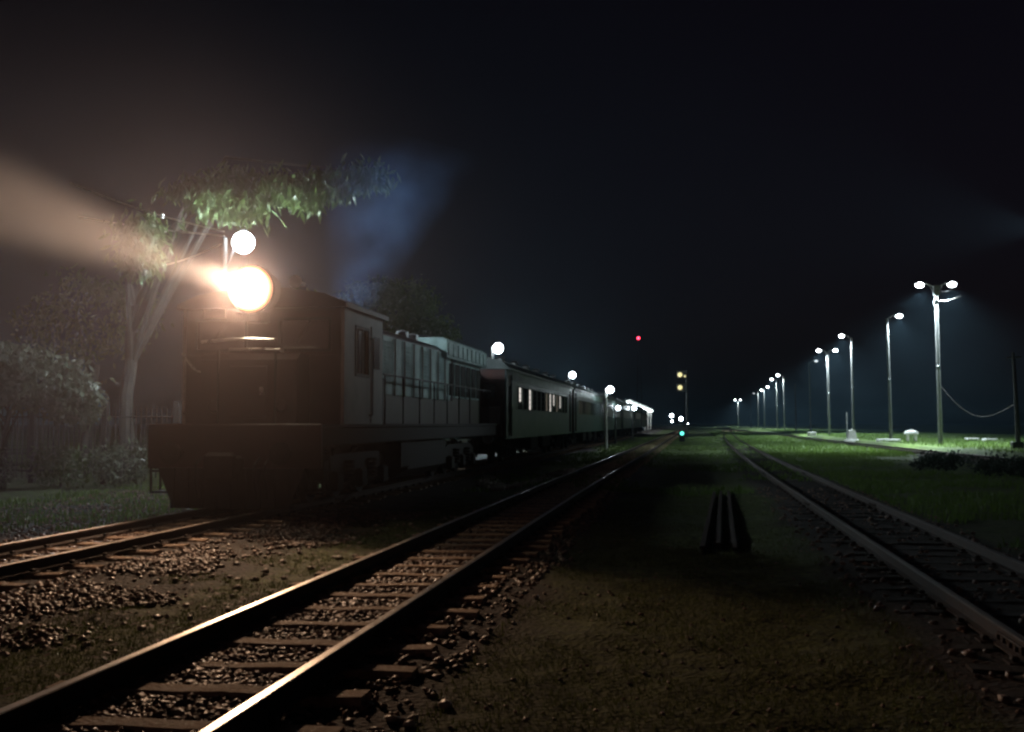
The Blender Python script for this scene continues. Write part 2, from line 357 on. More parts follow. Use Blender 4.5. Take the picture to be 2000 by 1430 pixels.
# ================================================================== stones, grass, litter
def scatter_pts(n, x0, x1, y0, y1, power=1.0):
    x = rng.uniform(x0, x1, n); u = rng.random(n)**power; return x, y0 + (y1-y0)*u
def stones(name, x, y, smin, smax, material, label, lift=0.0, zf=None):
    n = len(x); s = rng.uniform(smin, smax, n)
    base = np.array([(1, 0, 0), (-1, 0, 0), (0, 1, 0), (0, -1, 0), (0, 0, 1), (0, 0, -1), (.62, .62, .5), (-.62, -.62, .45), (-.6, .6, .55), (.6, -.6, .5)])
    fc = np.array([(4, 6, 2), (4, 0, 6), (6, 0, 2), (4, 7, 3), (4, 1, 7), (7, 1, 3), (4, 8, 1), (4, 2, 8), (8, 2, 1), (4, 9, 0), (4, 3, 9), (9, 3, 0), (5, 2, 0), (5, 0, 3), (5, 3, 1), (5, 1, 2)])
    P = base[None]*(1+rng.uniform(-.3, .3, (n, 10, 1)))*np.stack([rng.uniform(.7, 1.3, n), rng.uniform(.7, 1.3, n), rng.uniform(.45, .9, n)], 1)[:, None]*s[:, None, None]
    th = rng.uniform(0, 6.28, n); c, sn = np.cos(th)[:, None], np.sin(th)[:, None]
    tx = rng.uniform(-.6, .6, n)[:, None]
    px, py, pz = P[..., 0]*c-P[..., 1]*sn, P[..., 0]*sn+P[..., 1]*c, P[..., 2]
    py, pz = py*np.cos(tx)-pz*np.sin(tx), py*np.sin(tx)+pz*np.cos(tx)
    z = (zf(x, y) if zf is not None else gz(x, y)) + s*.3 + lift
    V = np.stack([px+x[:, None], py+y[:, None], pz+z[:, None]], -1).reshape(-1, 3)
    F = (fc[None] + (np.arange(n)*10)[:, None, None]).reshape(-1, 3)
    return tag(inst(name, np_mesh(name, V, F, material, 3)), label, kind='stuff')
# between the rails of the middle track, on both sleeper ends, and the bank towards the loco track
x1, y1 = scatter_pts(24000, -3.0, -2.04, 2.6, 26, 1.5)
x2, y2 = scatter_pts(5200, -3.42, -1.35, 2.6, 24, 1.4)
x3, y3 = scatter_pts(17000, -5.75, -4.15, 5, 19, 1.2)
keep = rng.random(len(x3)) < np.clip(.25 + (vnoise(x3, y3, .9, 6)-.45)*2.2 + (-4.75-x3)*.9, .02, .95)*.75; x3, y3 = x3[keep], y3[keep]
x4, y4 = scatter_pts(6000, -7.2, -6.1, 7, 17, 1)
x5, y5 = scatter_pts(5000, -12, -7.3, 9, 24, 1)
stones('ballast', np.concatenate([x1, x3]), np.concatenate([y1, y3]), .010, .040, M['stone'], 'loose ballast stones between the rails and on the bank')
stones('sparse_ballast', np.concatenate([x2, x4, x5]), np.concatenate([y2, y4, y5]), .014, .036, M['stone'], 'sparse ballast stones beside the sleepers')
xp, yp = scatter_pts(420, -6, -1.2, 3, 18, 1.2); stones('pale_stones', xp, yp, .018, .045, M['stone_pale'], 'single pale stones among the ballast')
xd, yd = scatter_pts(1000, 1.4, 3.8, 5, 26, 1.3); stones('dark_ballast', xd, yd, .015, .04, M['stone'], 'dark ballast in the dull track')
xq, yq = scatter_pts(500, -1.4, 1.6, 3, 15, 1.3); stones('fallen_pebbles', xq, yq, .008, .02, M['stone'], 'pebbles in the worn grass')
def blades(name, x, y, h0, h1, wd, material, label, droop=.5):
    n = len(x); h = rng.uniform(h0, h1, n); th = rng.uniform(0, 6.28, n); ln = rng.uniform(.1, droop, n)*h; w_ = wd*rng.uniform(.6, 1.3, n)
    z = gz(x, y)-.01; dx, dy = np.cos(th), np.sin(th); ax, ay = -dy*w_, dx*w_
    V = np.stack([np.stack([x-ax, y-ay, z], -1), np.stack([x+ax, y+ay, z], -1),
                  np.stack([x+dx*ln*.45+ax*.7, y+dy*ln*.45+ay*.7, z+h*.6], -1), np.stack([x+dx*ln*.45-ax*.7, y+dy*ln*.45-ay*.7, z+h*.6], -1),
                  np.stack([x+dx*ln*1.3, y+dy*ln*1.3, z+h], -1)], 1).reshape(-1, 3)
    b = (np.arange(n)*5)[:, None]
    F = np.concatenate([b+[0, 1, 2], b+[0, 2, 3], b+[3, 2, 4]], 0)
    return tag(inst(name, np_mesh(name, V, F, material, 3)), label, kind='stuff')
def patchy(n, x0, x1, y0, y1, power, s, thr, seed):
    x, y = scatter_pts(n, x0, x1, y0, y1, power); k = vnoise(x, y, s, seed)*.7+vnoise(x, y, s*.3, seed+1)*.3 > thr; return x[k], y[k]
a, b = patchy(52000, -1.35, 1.5, 3.0, 24, 1.6, .9, .40, 41); blades('worn_grass', a, b, .012, .05, .004, M['dry'], 'short worn grass between the tracks')
a, b = patchy(42000, -4.9, -3.35, 3.2, 20, 1.4, .6, .36, 43); blades('mossy_grass', a, b, .012, .045, .004, M['dry'], 'yellowish moss and short grass beside the shining rail')
a, b = patchy(30000, 3.6, 10.0, 14, 60, 1.2, 2.2, .46, 45); blades('dark_grass', a, b, .05, .16, .012, M['grass'], 'dark grass below the platform')
a, b = patchy(26000, 3.5, 10.5, 50, 190, 1.3, 4, .3, 46); blades('far_grass', a, b, .1, .2, .03, M['grass'], 'far grass towards the lamps')
a, b = patchy(60000, 12.9, 32, 34, 210, 1.3, 2.5, .40, 47); blades('platform_grass', a, b, .08, .2, .022, M['grass'], 'bright lamp lit grass on the low platform')
a, b = patchy(26000, -5.4, 3.4, 24, 120, 1.5, 3, .42, 48); blades('middle_grass', a, b, .05, .14, .016, M['grass'], 'grass growing between the far rails')
a, b = patchy(9000, -13, -8.2, 14, 30, 1, 1.5, .45, 49); blades('verge_grass', a, b, .04, .14, .010, M['grass'], 'grass on the verge behind the loco track')
# dead leaves
xl, yl = scatter_pts(1500, -6, -3.4, 4, 17, 1.1)
n = len(xl); th = rng.uniform(0, 6.28, n); s = rng.uniform(.02, .045, n); z = gz(xl, yl)+.02
dx, dy = np.cos(th)*s, np.sin(th)*s
V = np.stack([np.stack([xl-dx, yl-dy, z], -1), np.stack([xl-dy*.4, yl+dx*.4, z+.012], -1), np.stack([xl+dx, yl+dy, z+rng.uniform(0, .02, n)], -1), np.stack([xl+dy*.4, yl-dx*.4, z+.008], -1)], 1).reshape(-1, 3)
tag(inst('fallen_leaves', np_mesh('fallen_leaves', V, (np.arange(n)*4)[:, None]+[0, 1, 2, 3], M['clod'], 4)), 'dry fallen leaves on the ballast bank', kind='stuff')
# loose old rails lying between the tracks
for i, (xa, ya, xb, yb) in enumerate(((.17, 13.1, .56, 23.6), (.36, 13.5, .70, 23.9), (.53, 13.0, .86, 24.1))):
    t = Vector((xb-xa, yb-ya, 0)); L_ = t.length; mb = MB(); mb.prism([(u, v) for u, v in rail_profile()], 0, L_)
    o = mb.build('spare_rail', [M['rail_side']], None, (xa, ya, -.055), (0, 0, -math.atan2(xb-xa, yb-ya)))
    tag(o, ['rusty spare rail lying on the ground, the one nearest the shining track', 'rusty spare rail lying in the middle of the loose three', 'rusty spare rail lying nearest the dull track, of the loose three'][i], 'spare rail', 'spare rails lying between the tracks')
# pale gravel spill curving off the loco track
pts = [(-8.2+3.0, 30), (-4.9, 27.5), (-4.45, 25.9), (-4.1, 25.5), (-3.85, 28), (-3.6, 31.5), (-3.55, 35)]
xx = []; yy = []
for k in range(len(pts)-1):
    m_ = 260; u = rng.random(m_); xx.append(pts[k][0]+(pts[k+1][0]-pts[k][0])*u+rng.normal(0, .10, m_)); yy.append(pts[k][1]+(pts[k+1][1]-pts[k][1])*u+rng.normal(0, .25, m_))
stones('pale_gravel', np.concatenate(xx), np.concatenate(yy), .03, .07, M['stone_pale'], 'pale spilled gravel beside the coaches')

# ================================================================== lamps
def spot(name, parent, loc, power, color, size, blend, radius, target=None, rot=None):
    d = bpy.data.lights.new(name, 'SPOT'); d.energy = power; d.color = color; d.spot_size = size; d.spot_blend = blend; d.shadow_soft_size = radius
    o = bpy.data.objects.new(name, d); col.objects.link(o); o.parent = parent; o.location = loc
    if target is not None: o.rotation_euler = (Vector(target)-Vector(loc)).to_track_quat('-Z', 'Y').to_euler()
    return o
def head_geo():
    body = MB(); body.prism([(-.16, 0), (.16, 0), (.13, .07), (.05, .11), (-.05, .11), (-.13, .07)], 0, .62)
    lens = MB(); lens.lathe([(.02, -.085), (.09, -.075), (.14, -.045), (.16, 0), (.14, .03), (.09, .045), (.02, .05)], 16)
    return body.mesh('lamp_housing', M['steel']), lens
HB, HL = head_geo(); HLm = HL.mesh('lamp_lens', M['led'], True); HLd = HL.mesh('lamp_lens', M['led_dim'], True)
def lamp_head(t, side, h, mode, aim=None):
    """street light head on a curved arm; side -1 towards the tracks, +1 away"""
    mb = MB(); pts = [(0, 0, h-.25), (side*.12, 0, h+.02), (side*.3, 0, h+.16), (side*.55, 0, h+.22)]
    mb.tube(pts, .028, 7); mb.tube([(0, 0, h-.55), (side*.35, 0, h+.14)], .014, 6)
    arm = mb.build('lamp_arm', M['steel'], t)
    inst('lamp_housing', HB, arm, (side*.5, 0, h+.2), (0, 0, -side*math.pi/2))
    o = inst('lamp_lens', HLd if mode == 'dim' else HLm, arm, (side*.86, 0, h+.2), (0, 0, 0), (1.5, 1.2, 2.1))
    if aim is not None: spot('lamp_bulb', arm, (side*1.25, 0, h+.06), HOOD_FILL, COOL, R(34), 1.0, .15, aim)  # aimed fill light, only on the added pole
    elif mode != 'dim':
        spot('lamp_bulb', arm, (side*.86, 0, h-.06), YARD, COOL, R(148), .9, .12)
def yard_pole(x, y, top, heads, label, dims=(), wires=False, boxes=False):
    z0 = float(gz(x, y)); t = tag(empty('street_lamp', (x, y, z0)), label, 'street lamp', 'street lamps along the grass platform')
    top -= z0
    lean = random.uniform(-.1, .1)
    mb = MB(); mb.tube([(lean+.14, 0, -.2), (lean*.6+.07, 0, top*.5), (0, 0, top)], [.125, .105, .085], 12); mb.build('pole', M['concrete'], t, smooth=True)
    if top > 6:
        mb = MB(); mb.lathe([(.115, -.04), (.125, -.03), (.125, .03), (.115, .04)], 12, (lean*.6+.07, 0, top*.5)); mb.build('pole_band', M['steel'], t)
    for s in heads: lamp_head(t, s, top, 'dim' if s in dims else 'on', Vector((-6-x, 27.5-y, 7.0)) if y < 50 else None)
    if wires:
        mb = MB()
        for z in (-.25, -.75):
            mb.tube([(0, 0, top+z), (.6, .3, top+z+.06), (1.5, .6, top+z+.32)], .010, 5)
        mb.build('stay_bracket', M['dark'], t)
    if boxes:
        mb = MB(); mb.box(-.16, .16, -.2, -.06, top-.45, top+.12, .02); mb.build('junction_box', M['steel'], t)
        mb = MB(); mb.box(-.15, .07, -.2, -.07, top-.95, top-.68, .02); mb.build('cable_clamp', M['steel'], t)
    return t
PO = 'concrete street lamp pole'
yard_pole(13.79, 65.3, 9, (-1, 1), PO + ' with two lit heads, tallest looking of the row', wires=True, boxes=True)
yard_pole(15.2, 46.4, 9, (-1,), PO + ' added out of view to light the locomotive hood')  # unseen pole added to brighten the locomotive's hood side
yard_pole(14.32, 84.0, 9, (1,), PO + ' with one lit head, next behind the tallest looking one')
yard_pole(14.49, 102.7, 9, (-1,), PO + ' with one lit head on the track side and bare brackets opposite', wires=True)
yard_pole(14.82, 123, 9, (-1, 1), PO + ' with two lit heads, smaller looking double lamp')
yard_pole(15.11, 143.6, 9, (1,), PO + ' whose single head hardly glows, behind the smaller double lamp', dims=(1,))
yard_pole(15.3, 164, 7, (), 'unlit concrete pole without any lamp head in the lamp row')
yard_pole(15.48, 185.5, 9, (-1,), PO + ' with bare brackets, first of the mid distance pair', wires=True)
yard_pole(15.8, 203, 9, (-1,), PO + ' with one lit head, the further of the mid distance pair')
yard_pole(16.3, 245, 9, (1,), PO + ' with one curved lit head, first of the three small far ones')
yard_pole(16.5, 268, 9, (1,), PO + ' with one curved lit head, middle of the three small far ones')
yard_pole(16.5, 298, 9, (1,), PO + ' with a faint head, last of the three small far ones', dims=(1,))
yard_pole(16.9, 380, 9, (-1, 1), PO + ' with two merged heads, the smallest at the end of the row')
t = tag(empty('utility_pole', (15.5, 56.7, float(gz(15.5, 56.7)))), 'short dark unlit pole at the picture edge beside the lit grass', 'utility pole')
mb = MB(); mb.tube([(.1, 0, -.2), (.03, 0, 2.4), (-.05, 0, 4.6)], [.13, .10, .075], 10); mb.build('pole', M['dark'], t, smooth=True)
mb = MB(); mb.tube([(-.35, 0, 4.35), (.3, 0, 4.38)], .035, 6); mb.build('cross_arm', M['dark'], t)
mb = MB(); mb.box(-.22, .3, -.2, .2, -.2, .35, .04); mb.build('footing', M['dark'], t)
# hanging cable
mb = MB(); P = []
for k in range(25):
    u = k/24; P.append((13.9+u*3.3, 65.2-u*2.5, 3.55-1.0*u + -1.3*math.sin(math.pi*u)*(1-.15*u)))
mb.tube(P, .012, 5); tag(mb.build('hanging_cable', M['grime']), 'slack cable sagging from the tallest looking lamp pole', 'cable')
# lamps on the far side of the train
def side_lamp(x, y, h, label, arm=(.35, 0, 0), power=LEFTL, r=.27, polex=None, mp='concrete'):
    z0 = 0; t = tag(empty('yard_lamp', (x, y, 0)), label, 'lamp post', 'white lamps beside the train')
    ax, ay, az = arm
    mb = MB(); mb.tube([(-ax, -ay, -.1), (-ax, -ay, h*.6), (-ax, -ay, h+.1)], [.09, .075, .06], 10); mb.build('pole', M[mp], t, smooth=True)
    mb = MB(); mb.tube([(-ax, -ay, h-.7), (-ax*.4, -ay*.4, h-.05), (0, 0, h+r+.04)], .03, 7)
    mb.lathe([(.04, .09), (r*.3, .05), (r*.34, -.03)], 16, (0, 0, h+r)); mb.build('lamp_arm', M['steel'], t)
    mb = MB(); mb.lathe([(r*math.sin(a_), -r*math.cos(a_)) for a_ in np.linspace(.05, math.pi-.3, 11)], 18, (0, 0, h)); mb.build('lamp_globe', M['bulb'], t, smooth=True)
    d = bpy.data.lights.new('lamp_bulb', 'POINT'); d.energy = power; d.color = COOL; d.shadow_soft_size = r*1.06
    o = bpy.data.objects.new('lamp_bulb', d); col.objects.link(o); o.parent = t; o.location = (0, 0, h)
    return t
tA = side_lamp(-10, 24.4, 5.6, 'white globe lamp on a leaning pole above the locomotive headlight', (.42, .1, 0), LEFTL, r=.25)
side_lamp(-10, 59.8, 5.5, 'white globe lamp standing behind the roof of the first coach', r=.27, power=LEFTL*2.2)
side_lamp(-10, 100, 5.75, 'white globe lamp above the gap between the first and second coach', r=.28, power=LEFTL*2.4)
side_lamp(-4.45, 67, 3.45, 'short white post with a lamp standing in front of the second coach', (.25, 0, 0), 420, .19, mp='white')
side_lamp(-5.0, 84, 2.6, 'low white lamp post beside the third coach, half as tall as the others', (.2, 0, 0), 160, .15, mp='concrete')
side_lamp(-4.9, 108, 2.9, 'low white lamp post by the far coaches', (.2, 0, 0), 260, .19, mp='concrete')
side_lamp(-5.1, 400, 4.1, 'tiny far white lamp above a smaller light near the vanishing tracks', (.3, 0, 0), 100, .55)
side_lamp(-5.1, 410, 2.2, 'smallest white light close below the tiny far lamp', (.3, 0, 0), 40, .3)
side_lamp(-1.85, 400, 3.0, 'single round white light right of the tiny far pair', (.3, 0, 0), 100, .6)
side_lamp(.45, 400, 1.3, 'faint low white light furthest right of the far lights', (.3, 0, 0), 10, .25)
# wires from lamp pole A
for k, (p0, p1, sag) in enumerate((((-10.42, 24.3, 5.75), (-14.2, 24.6, 6.35), .05), ((-10.42, 24.3, 5.85), (-14.0, 23.9, 7.0), .1), ((-10.42, 24.3, 5.6), (-13.5, 26.5, 5.35), .1))):
    mb = MB(); P = [Vector(p0).lerp(Vector(p1), u/10) - Vector((0, 0, sag*math.sin(math.pi*u/10))) for u in range(11)]
    mb.tube(P, .016, 5); 
    o = mb.build('overhead_wire', M['chrome']); tag(o, ['overhead wire from the lamp pole, middle of the three', 'overhead wire from the lamp pole, topmost of the three', 'overhead wire from the lamp pole, lowest of the three'][k], 'wire', 'wires running from the lamp pole into the tree')
    if k < 2:
        mb = MB(); q = P[4]; mb.lathe([(.02, -.06), (.05, -.04), (.03, -.01), (.05, .02), (.02, .06)], 10, tuple(q)); mb.build('insulator', M['white'], o)

# ================================================================== locomotive
def loco():
    T = tag(empty('locomotive', (ctr1(0), 16.1, 0)), 'dark diesel locomotive with its round headlight blazing, at the head of the train', 'locomotive')
    Z0 = 1.42
    mb = MB(); mb.box(-1.33, 1.33, 0, 15.6, Z0-.30, Z0-.02, .02); mb.box(-1.36, 1.36, .02, 15.58, Z0-.02, Z0+.03); mb.build('underframe', M['grime'], T)
    mb = MB(); mb.box(-1.36, 1.36, -.06, .0, .78, Z0+.04, .02); b_ = mb.build('buffer_beam', M['maroon'], T)
    mb = MB()
    for x in (-1.0, 1.0): pass
    mb.prism([(-1.15, .80), (1.15, .80), (.9, .20), (-.9, .20)], -.16, -.10); 
    for x in np.linspace(-.9, .9, 9): mb.box(x-.025, x+.025, -.20, -.16, .2, .8)
    mb.build('cow_catcher', M['dark'], T)
    mb = MB(); mb.box(-.16, .16, -.5, -.06, .68, .98, .04); mb.box(-.22, .22, -.62, -.48, .62, 1.04, .05); mb.build('coupler', M['grime'], T)
    for x in (-.85, .85):
        mb = MB(); mb.lathe([(.07, 0), (.07, -.28), (.16, -.28), (.17, -.32), (.12, -.33)], 16, (x, -.06, 1.02), 'y'); mb.build('buffer', M['grime'], T)
    for x in (-.5, .42, .58):
        mb = MB(); P = [(x, -.07, .95), (x, -.28, .85), (x+.02, -.34, .6), (x+.03, -.26, .36)]; mb.tube(P, .022, 7); mb.build('brake_hose', M['black'], T)
    # corner steps
    for x in (-1.2, 1.2):
        mb = MB()
        for z in (.42, .74, 1.06): mb.box(x-.17, x+.17, .05, .36, z-.015, z+.015)
        for y_ in (.05, .36): mb.box(x-.17, x-.15, y_-.02, y_+.02, .4, Z0-.3); mb.box(x+.15, x+.17, y_-.02, y_+.02, .4, Z0-.3)
        mb.build('corner_steps', M['grime'], T)
    # front platform handrails
    mb = MB(); mb.tube([(-.86, .06, Z0), (-.86, .06, 2.40), (-.86, .08, 2.52)], .02, 7); mb.build('handrail_post', M['chrome'], T)
    mb = MB(); mb.tube([(-.60, .1, 2.70), (-.15, .08, 2.735), (.2, .08, 2.735), (.56, .1, 2.72)], .022, 7); mb.build('handrail', M['chrome'], T)
    mb = MB(); mb.tube([(-.12, .02, 2.575), (.35, .02, 2.575), (.71, .02, 2.56)], .022, 7); mb.lathe([(.035, -.03), (.035, .03)], 8, (.71, .02, 2.56)); mb.build('handrail', M['chrome'], T)
    for x in (-.3, .6):
        mb = MB(); mb.tube([(x, .05, Z0), (x, .05, 2.56)], .018, 6); mb.build('handrail_post', M['dark'], T)
    mb = MB(); P = []
    for k in range(9):
        u = k/8; P.append((-.87+.30*u, .02, 2.52-.26*math.sin(math.pi/2*u)-.02*u))
    mb.tube(P, .014, 6); mb.build('hanging_hose', M['chrome'], T)
    # short nose
    mb = MB(); mb.prism([(.50, Z0+.03), (1.07, Z0+.03), (1.07, 2.55), (.62, 2.55), (.50, 2.45)], -.78, .78, 'x'); mb.build('nose', M['maroon'], T)
    mb = MB(); mb.box(-.3, .3, .47, .497, 1.55, 2.35, .01); nd = mb.build('nose_door', M['maroon'], T)
    mb = MB(); mb.box(.2, .25, .44, .47, 1.9, 2.02); mb.build('door_handle', M['chrome'], nd)
    for x in (-.55, .55):
        mb = MB(); mb.lathe([(.085, 0), (.1, -.05), (.07, -.06)], 12, (x, .50, 1.72), 'y'); mb.build('marker_lamp', M['glass'], T)
    # cab
    CY0, CY1, EZ = 1.07, 3.32, 3.30
    def cab_side(s):
        mb = MB(); x0, x1 = sorted((s*1.30, s*1.355)); wy0, wy1, wz0, wz1 = CY0+.62, CY0+1.32, 2.28, 3.02
        mb.box(x0, x1, CY0, CY1, Z0+.03, wz0); mb.box(x0, x1, CY0, CY1, wz1, EZ); mb.box(x0, x1, CY0, wy0, wz0, wz1); mb.box(x0, x1, wy1, CY1, wz0, wz1)
        mb.build('cab_side', M['cream'], T)
        fr = MB(); xa, xb = sorted((s*1.355, s*1.375))
        for (a, b, c, d) in ((wy0-.05, wy1+.05, wz1, wz1+.05), (wy0-.05, wy1+.05, wz0-.05, wz0), (wy0-.05, wy0, wz0, wz1), (wy1, wy1+.05, wz0, wz1), ((wy0+wy1)/2-.02, (wy0+wy1)/2+.02, wz0, wz1)): fr.box(xa, xb, a, b, c, d)
        w_ = fr.build('window', M['dark'], T)
        mb = MB(); xa, xb = sorted((s*1.315, s*1.325)); mb.box(xa, xb, wy0, wy1, wz0, wz1); mb.build('pane', M['glass'], w_)
        mb = MB(); xa, xb = sorted((s*1.357, s*1.372)); mb.box(xa, xb, CY1-.75, CY1-.12, Z0+.05, 3.12, .004); dd = mb.build('cab_door', M['cream'], T)
        mb = MB(); xa, xb = sorted((s*1.373, s*1.378)); mb.box(xa, xb, CY1-.62, CY1-.25, 2.4, 2.95); mb.build('pane', M['glass'], dd)
        mb = MB(); mb.tube([(s*1.42, CY1-.85, 1.6), (s*1.42, CY1-.85, 2.9)], .016, 6); mb.tube([(s*1.355, CY1-.85, 2.9), (s*1.42, CY1-.85, 2.9)], .014, 6); mb.tube([(s*1.355, CY1-.85, 1.6), (s*1.42, CY1-.85, 1.6)], .014, 6); mb.build('grab_rail', M['steel'], T)
    cab_side(1); cab_side(-1)
    mb = MB(); mb.box(-1.30, 1.30, CY0+.001, CY0+.05, 2.551, 2.62); mb.box(-1.30, 1.30, CY0+.001, CY0+.05, 3.12, EZ)
    for a, b in ((-1.3, -1.12), (-.28, .28), (1.12, 1.3)): mb.box(a, b, CY0+.001, CY0+.05, 2.62, 3.12)
    for a, b in ((-1.3, -.782), (.782, 1.3)): mb.box(a, b, CY0+.001, CY0+.05, Z0+.03, 2.549)
    mb.build('cab_front', M['maroon'], T)
    for x in (-.7, .7):
        fr = MB()
        for a, b, c, d in ((x-.44, x+.44, 3.10, 3.15), (x-.44, x+.44, 2.6, 2.65), (x-.44, x-.40, 2.65, 3.1), (x+.40, x+.44, 2.65, 3.1)): fr.box(a, b, CY0-.015, CY0, c, d)
        w_ = fr.build('windscreen', M['dark'], T)
        mb = MB(); mb.box(x-.42, x+.42, CY0+.03, CY0+.04, 2.62, 3.12); mb.build('pane', M['glass'], w_)
        mb = MB(); mb.tube([(x+.1, CY0-.03, 3.1), (x-.15, CY0-.03, 2.75)], .01, 5); mb.build('wiper', M['black'], w_)
    mb = MB(); mb.box(-1.3, 1.3, CY1-.05, CY1, Z0+.03, EZ); mb.build('cab_rear', M['maroon'], T)
    prof = [(-1.42, EZ+.0), (-1.40, EZ+.08), (-1.05, EZ+.22), (-.5, EZ+.31), (0, EZ+.34), (.5, EZ+.31), (1.05, EZ+.22), (1.40, EZ+.08), (1.42, EZ+.0)]
    mb = MB(); mb.prism(prof, CY0-.12, CY1+.1); rf = mb.build('cab_roof', M['maroon'], T)
    mb = MB(); mb.box(1.42, 1.445, CY0-.12, CY1+.1, EZ-.01, EZ+.06); mb.build('rain_gutter', M['cream'], rf)
    for x in (-.5, .55):
        mb = MB(); mb.lathe([(.03, 0), (.035, -.2), (.06, -.33), (.11, -.4)], 12, (x, CY0+.35, EZ+.42), 'y'); mb.build('air_horn', M['steel'], T)
    # headlight: round can with lens on the cab brow
    HX, HZ, HYf = -.02, 3.56, .62
    mb = MB(); mb.lathe([(.22, CY0+.05), (.34, CY0-.02), (.37, HYf+.10), (.395, HYf), (.395, HYf-.04), (.372, HYf-.04)], 32, (HX, 0, HZ), 'y'); hd = mb.build('headlight', M['dark'], T, smooth=True)
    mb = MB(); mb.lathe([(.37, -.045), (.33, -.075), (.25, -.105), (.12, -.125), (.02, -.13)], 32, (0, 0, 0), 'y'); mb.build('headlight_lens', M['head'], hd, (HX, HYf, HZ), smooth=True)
    mb = MB(); mb.box(-.12, .12, HYf+.05, CY0-.02, 3.05, 3.24, .02); mb.build('headlight_bracket', M['dark'], hd)
    spot('headlight_spill', hd, (HX, HYf-.20, HZ), HEAD_WIDE, WARM, R(108), .45, .10, (HX, HYf-10, HZ-.5))
    spot('headlight_beam', hd, (HX, HYf-.20, HZ), HEAD_BEAM, (1, .72, .45), R(9), .7, .15, (HX, HYf-20, HZ+.35))
    mb = MB(); mb.box(-1.0, -.62, CY0-.04, CY0+.0, 3.16, 3.3); nb = mb.build('number_board', M['white'], T)
    # long hood
    hw, h0, h1, hz = .96, CY1+.02, 15.1, 3.28
    mb = MB(); pr = [(-hw, Z0+.03), (hw, Z0+.03), (hw, hz-.1), (hw-.1, hz), (0, hz+.06), (-hw+.1, hz), (-hw, hz-.1)]
    mb.prism(pr, h0, h1); mb.build('long_hood', M['maroon'], T)
    # dark equipment bay behind the cab
    mb = MB(); mb.box(hw, hw+.16, h0+.05, h0+1.1, Z0+.1, 2.3, .02); mb.build('air_reservoir_box', M['dark'], T)
    # teal vertical access doors with ribs and louvres
    y = h0+1.35; k = 0
    while y < 10.6:
        wdt = .78
        mb = MB(); mb.box(hw+.002, hw+.028, y, y+wdt-.05, 2.02, hz-.13, .006); d = mb.build('hood_door', M['teal'], T)
        lv = MB()
        if k % 2 == 0:
            for q in range(12): z_ = 2.25+q*.07; lv.prism([(hw+.028, z_), (hw+.055, z_-.02), (hw+.055, z_-.01), (hw+.028, z_+.03)], y+.10, y+wdt-.15)
            lv.build('louvre_slats', M['teal'], d)['kind'] = 'stuff'
        mb = MB(); mb.tube([(hw+.07, y+wdt-.03, 2.0), (hw+.07, y+wdt-.03, hz-.15)], .022, 6); mb.build('door_post', M['cream'], T)
        y += wdt; k += 1
    # radiator shroud, wider and higher, at the tail of the hood
    mb = MB(); mb.prism([(-1.12, 3.02), (1.12, 3.02), (1.12, 3.42), (1.0, 3.50), (-1.0, 3.50), (-1.12, 3.42)], 9.9, h1+.1); sh = mb.build('radiator_shroud', M['teal'], T)
    for q in range(9):
        mb = MB(); yy_ = 10.0+q*.58; mb.box(1.122, 1.15, yy_, yy_+.46, 3.07, 3.38, .008); mb.build('shutter_panel', M['teal'], sh)
    for q in range(6):
        mb = MB(); yy_ = 10.7+q*.72; mb.box(hw+.002, hw+.03, yy_, yy_+.60, 2.1, 2.97, .008); g = mb.build('radiator_grille', M['teal'], T)
        lv = MB()
        for j in range(9): lv.box(hw+.03, hw+.05, yy_+.05+j*.058, yy_+.07+j*.058, 2.14, 2.93)
        lv.build('grille_bars', M['dark'], g)['kind'] = 'stuff'
    for yy_ in (11, 12.6, 14.2):
        mb = MB(); mb.lathe([(.5, 0), (.5, .10), (.44, .12)], 20, (0, yy_, 3.5)); mb.build('roof_fan', M['dark'], T)
    mb = MB(); mb.box(-.35, .35, 5.6, 6.5, hz+.02, hz+.30, .05); mb.build('exhaust_stack', M['dark'], T)
    for yy_ in (7.6, 8.5):
        mb = MB(); mb.lathe([(.14, 0), (.14, .16), (.04, .2)], 10, (.62, yy_, hz)); mb.build('roof_vent', M['steel'], T)
    # side walkway rail
    for q in range(9):
        yy_ = 3.7+q*1.35; mb = MB(); mb.tube([(1.30, yy_, Z0), (1.30, yy_, 2.35)], .016, 6); mb.build('handrail_post', M['dark'], T)
    mb = MB(); mb.tube([(1.30, 3.6, 2.35), (1.30, 14.9, 2.35)], .018, 6); mb.build('handrail', M['dark'], T)
    # underslung
    mb = MB(); mb.prism([(-1.2, 1.1), (1.2, 1.1), (1.2, .55), (.9, .38), (-.9, .38), (-1.2, .55)], 5.8, 9.4); mb.build('fuel_tank', M['grime'], T)
    for s in (-1, 1):
        mb = MB(); xa, xb = sorted((s*.9, s*1.28)); mb.box(xa, xb, 5.0, 5.7, .6, 1.1, .03); mb.build('battery_box', M['grime'], T)
    for y0 in (1.2, 10.2):
        bg_ = MB()
        for s in (-1, 1):
            xa, xb = sorted((s*.82, s*.96)); bg_.prism([(0, .82), (0, .55), (.5, .45), (3.4, .45), (3.9, .55), (3.9, .82), (3.3, .95), (.6, .95)], xa, xb, 'x')
            for ya in (.55, 1.95, 3.35): xa, xb = sorted((s*.96, s*1.10)); bg_.box(xa, xb, ya-.16, ya+.16, .35, .68, .04)
            for ya in (1.25, 2.65):
                for j in range(5): bg_.lathe([(.09, 0), (.10, .03), (.09, .06)], 10, (s*1.03, ya, .48+j*.075))
        for i_, v_ in enumerate(bg_.v): bg_.v[i_] = (v_[0], v_[1]+y0, v_[2])
        bo = bg_.build('bogie', M['grime'], T)
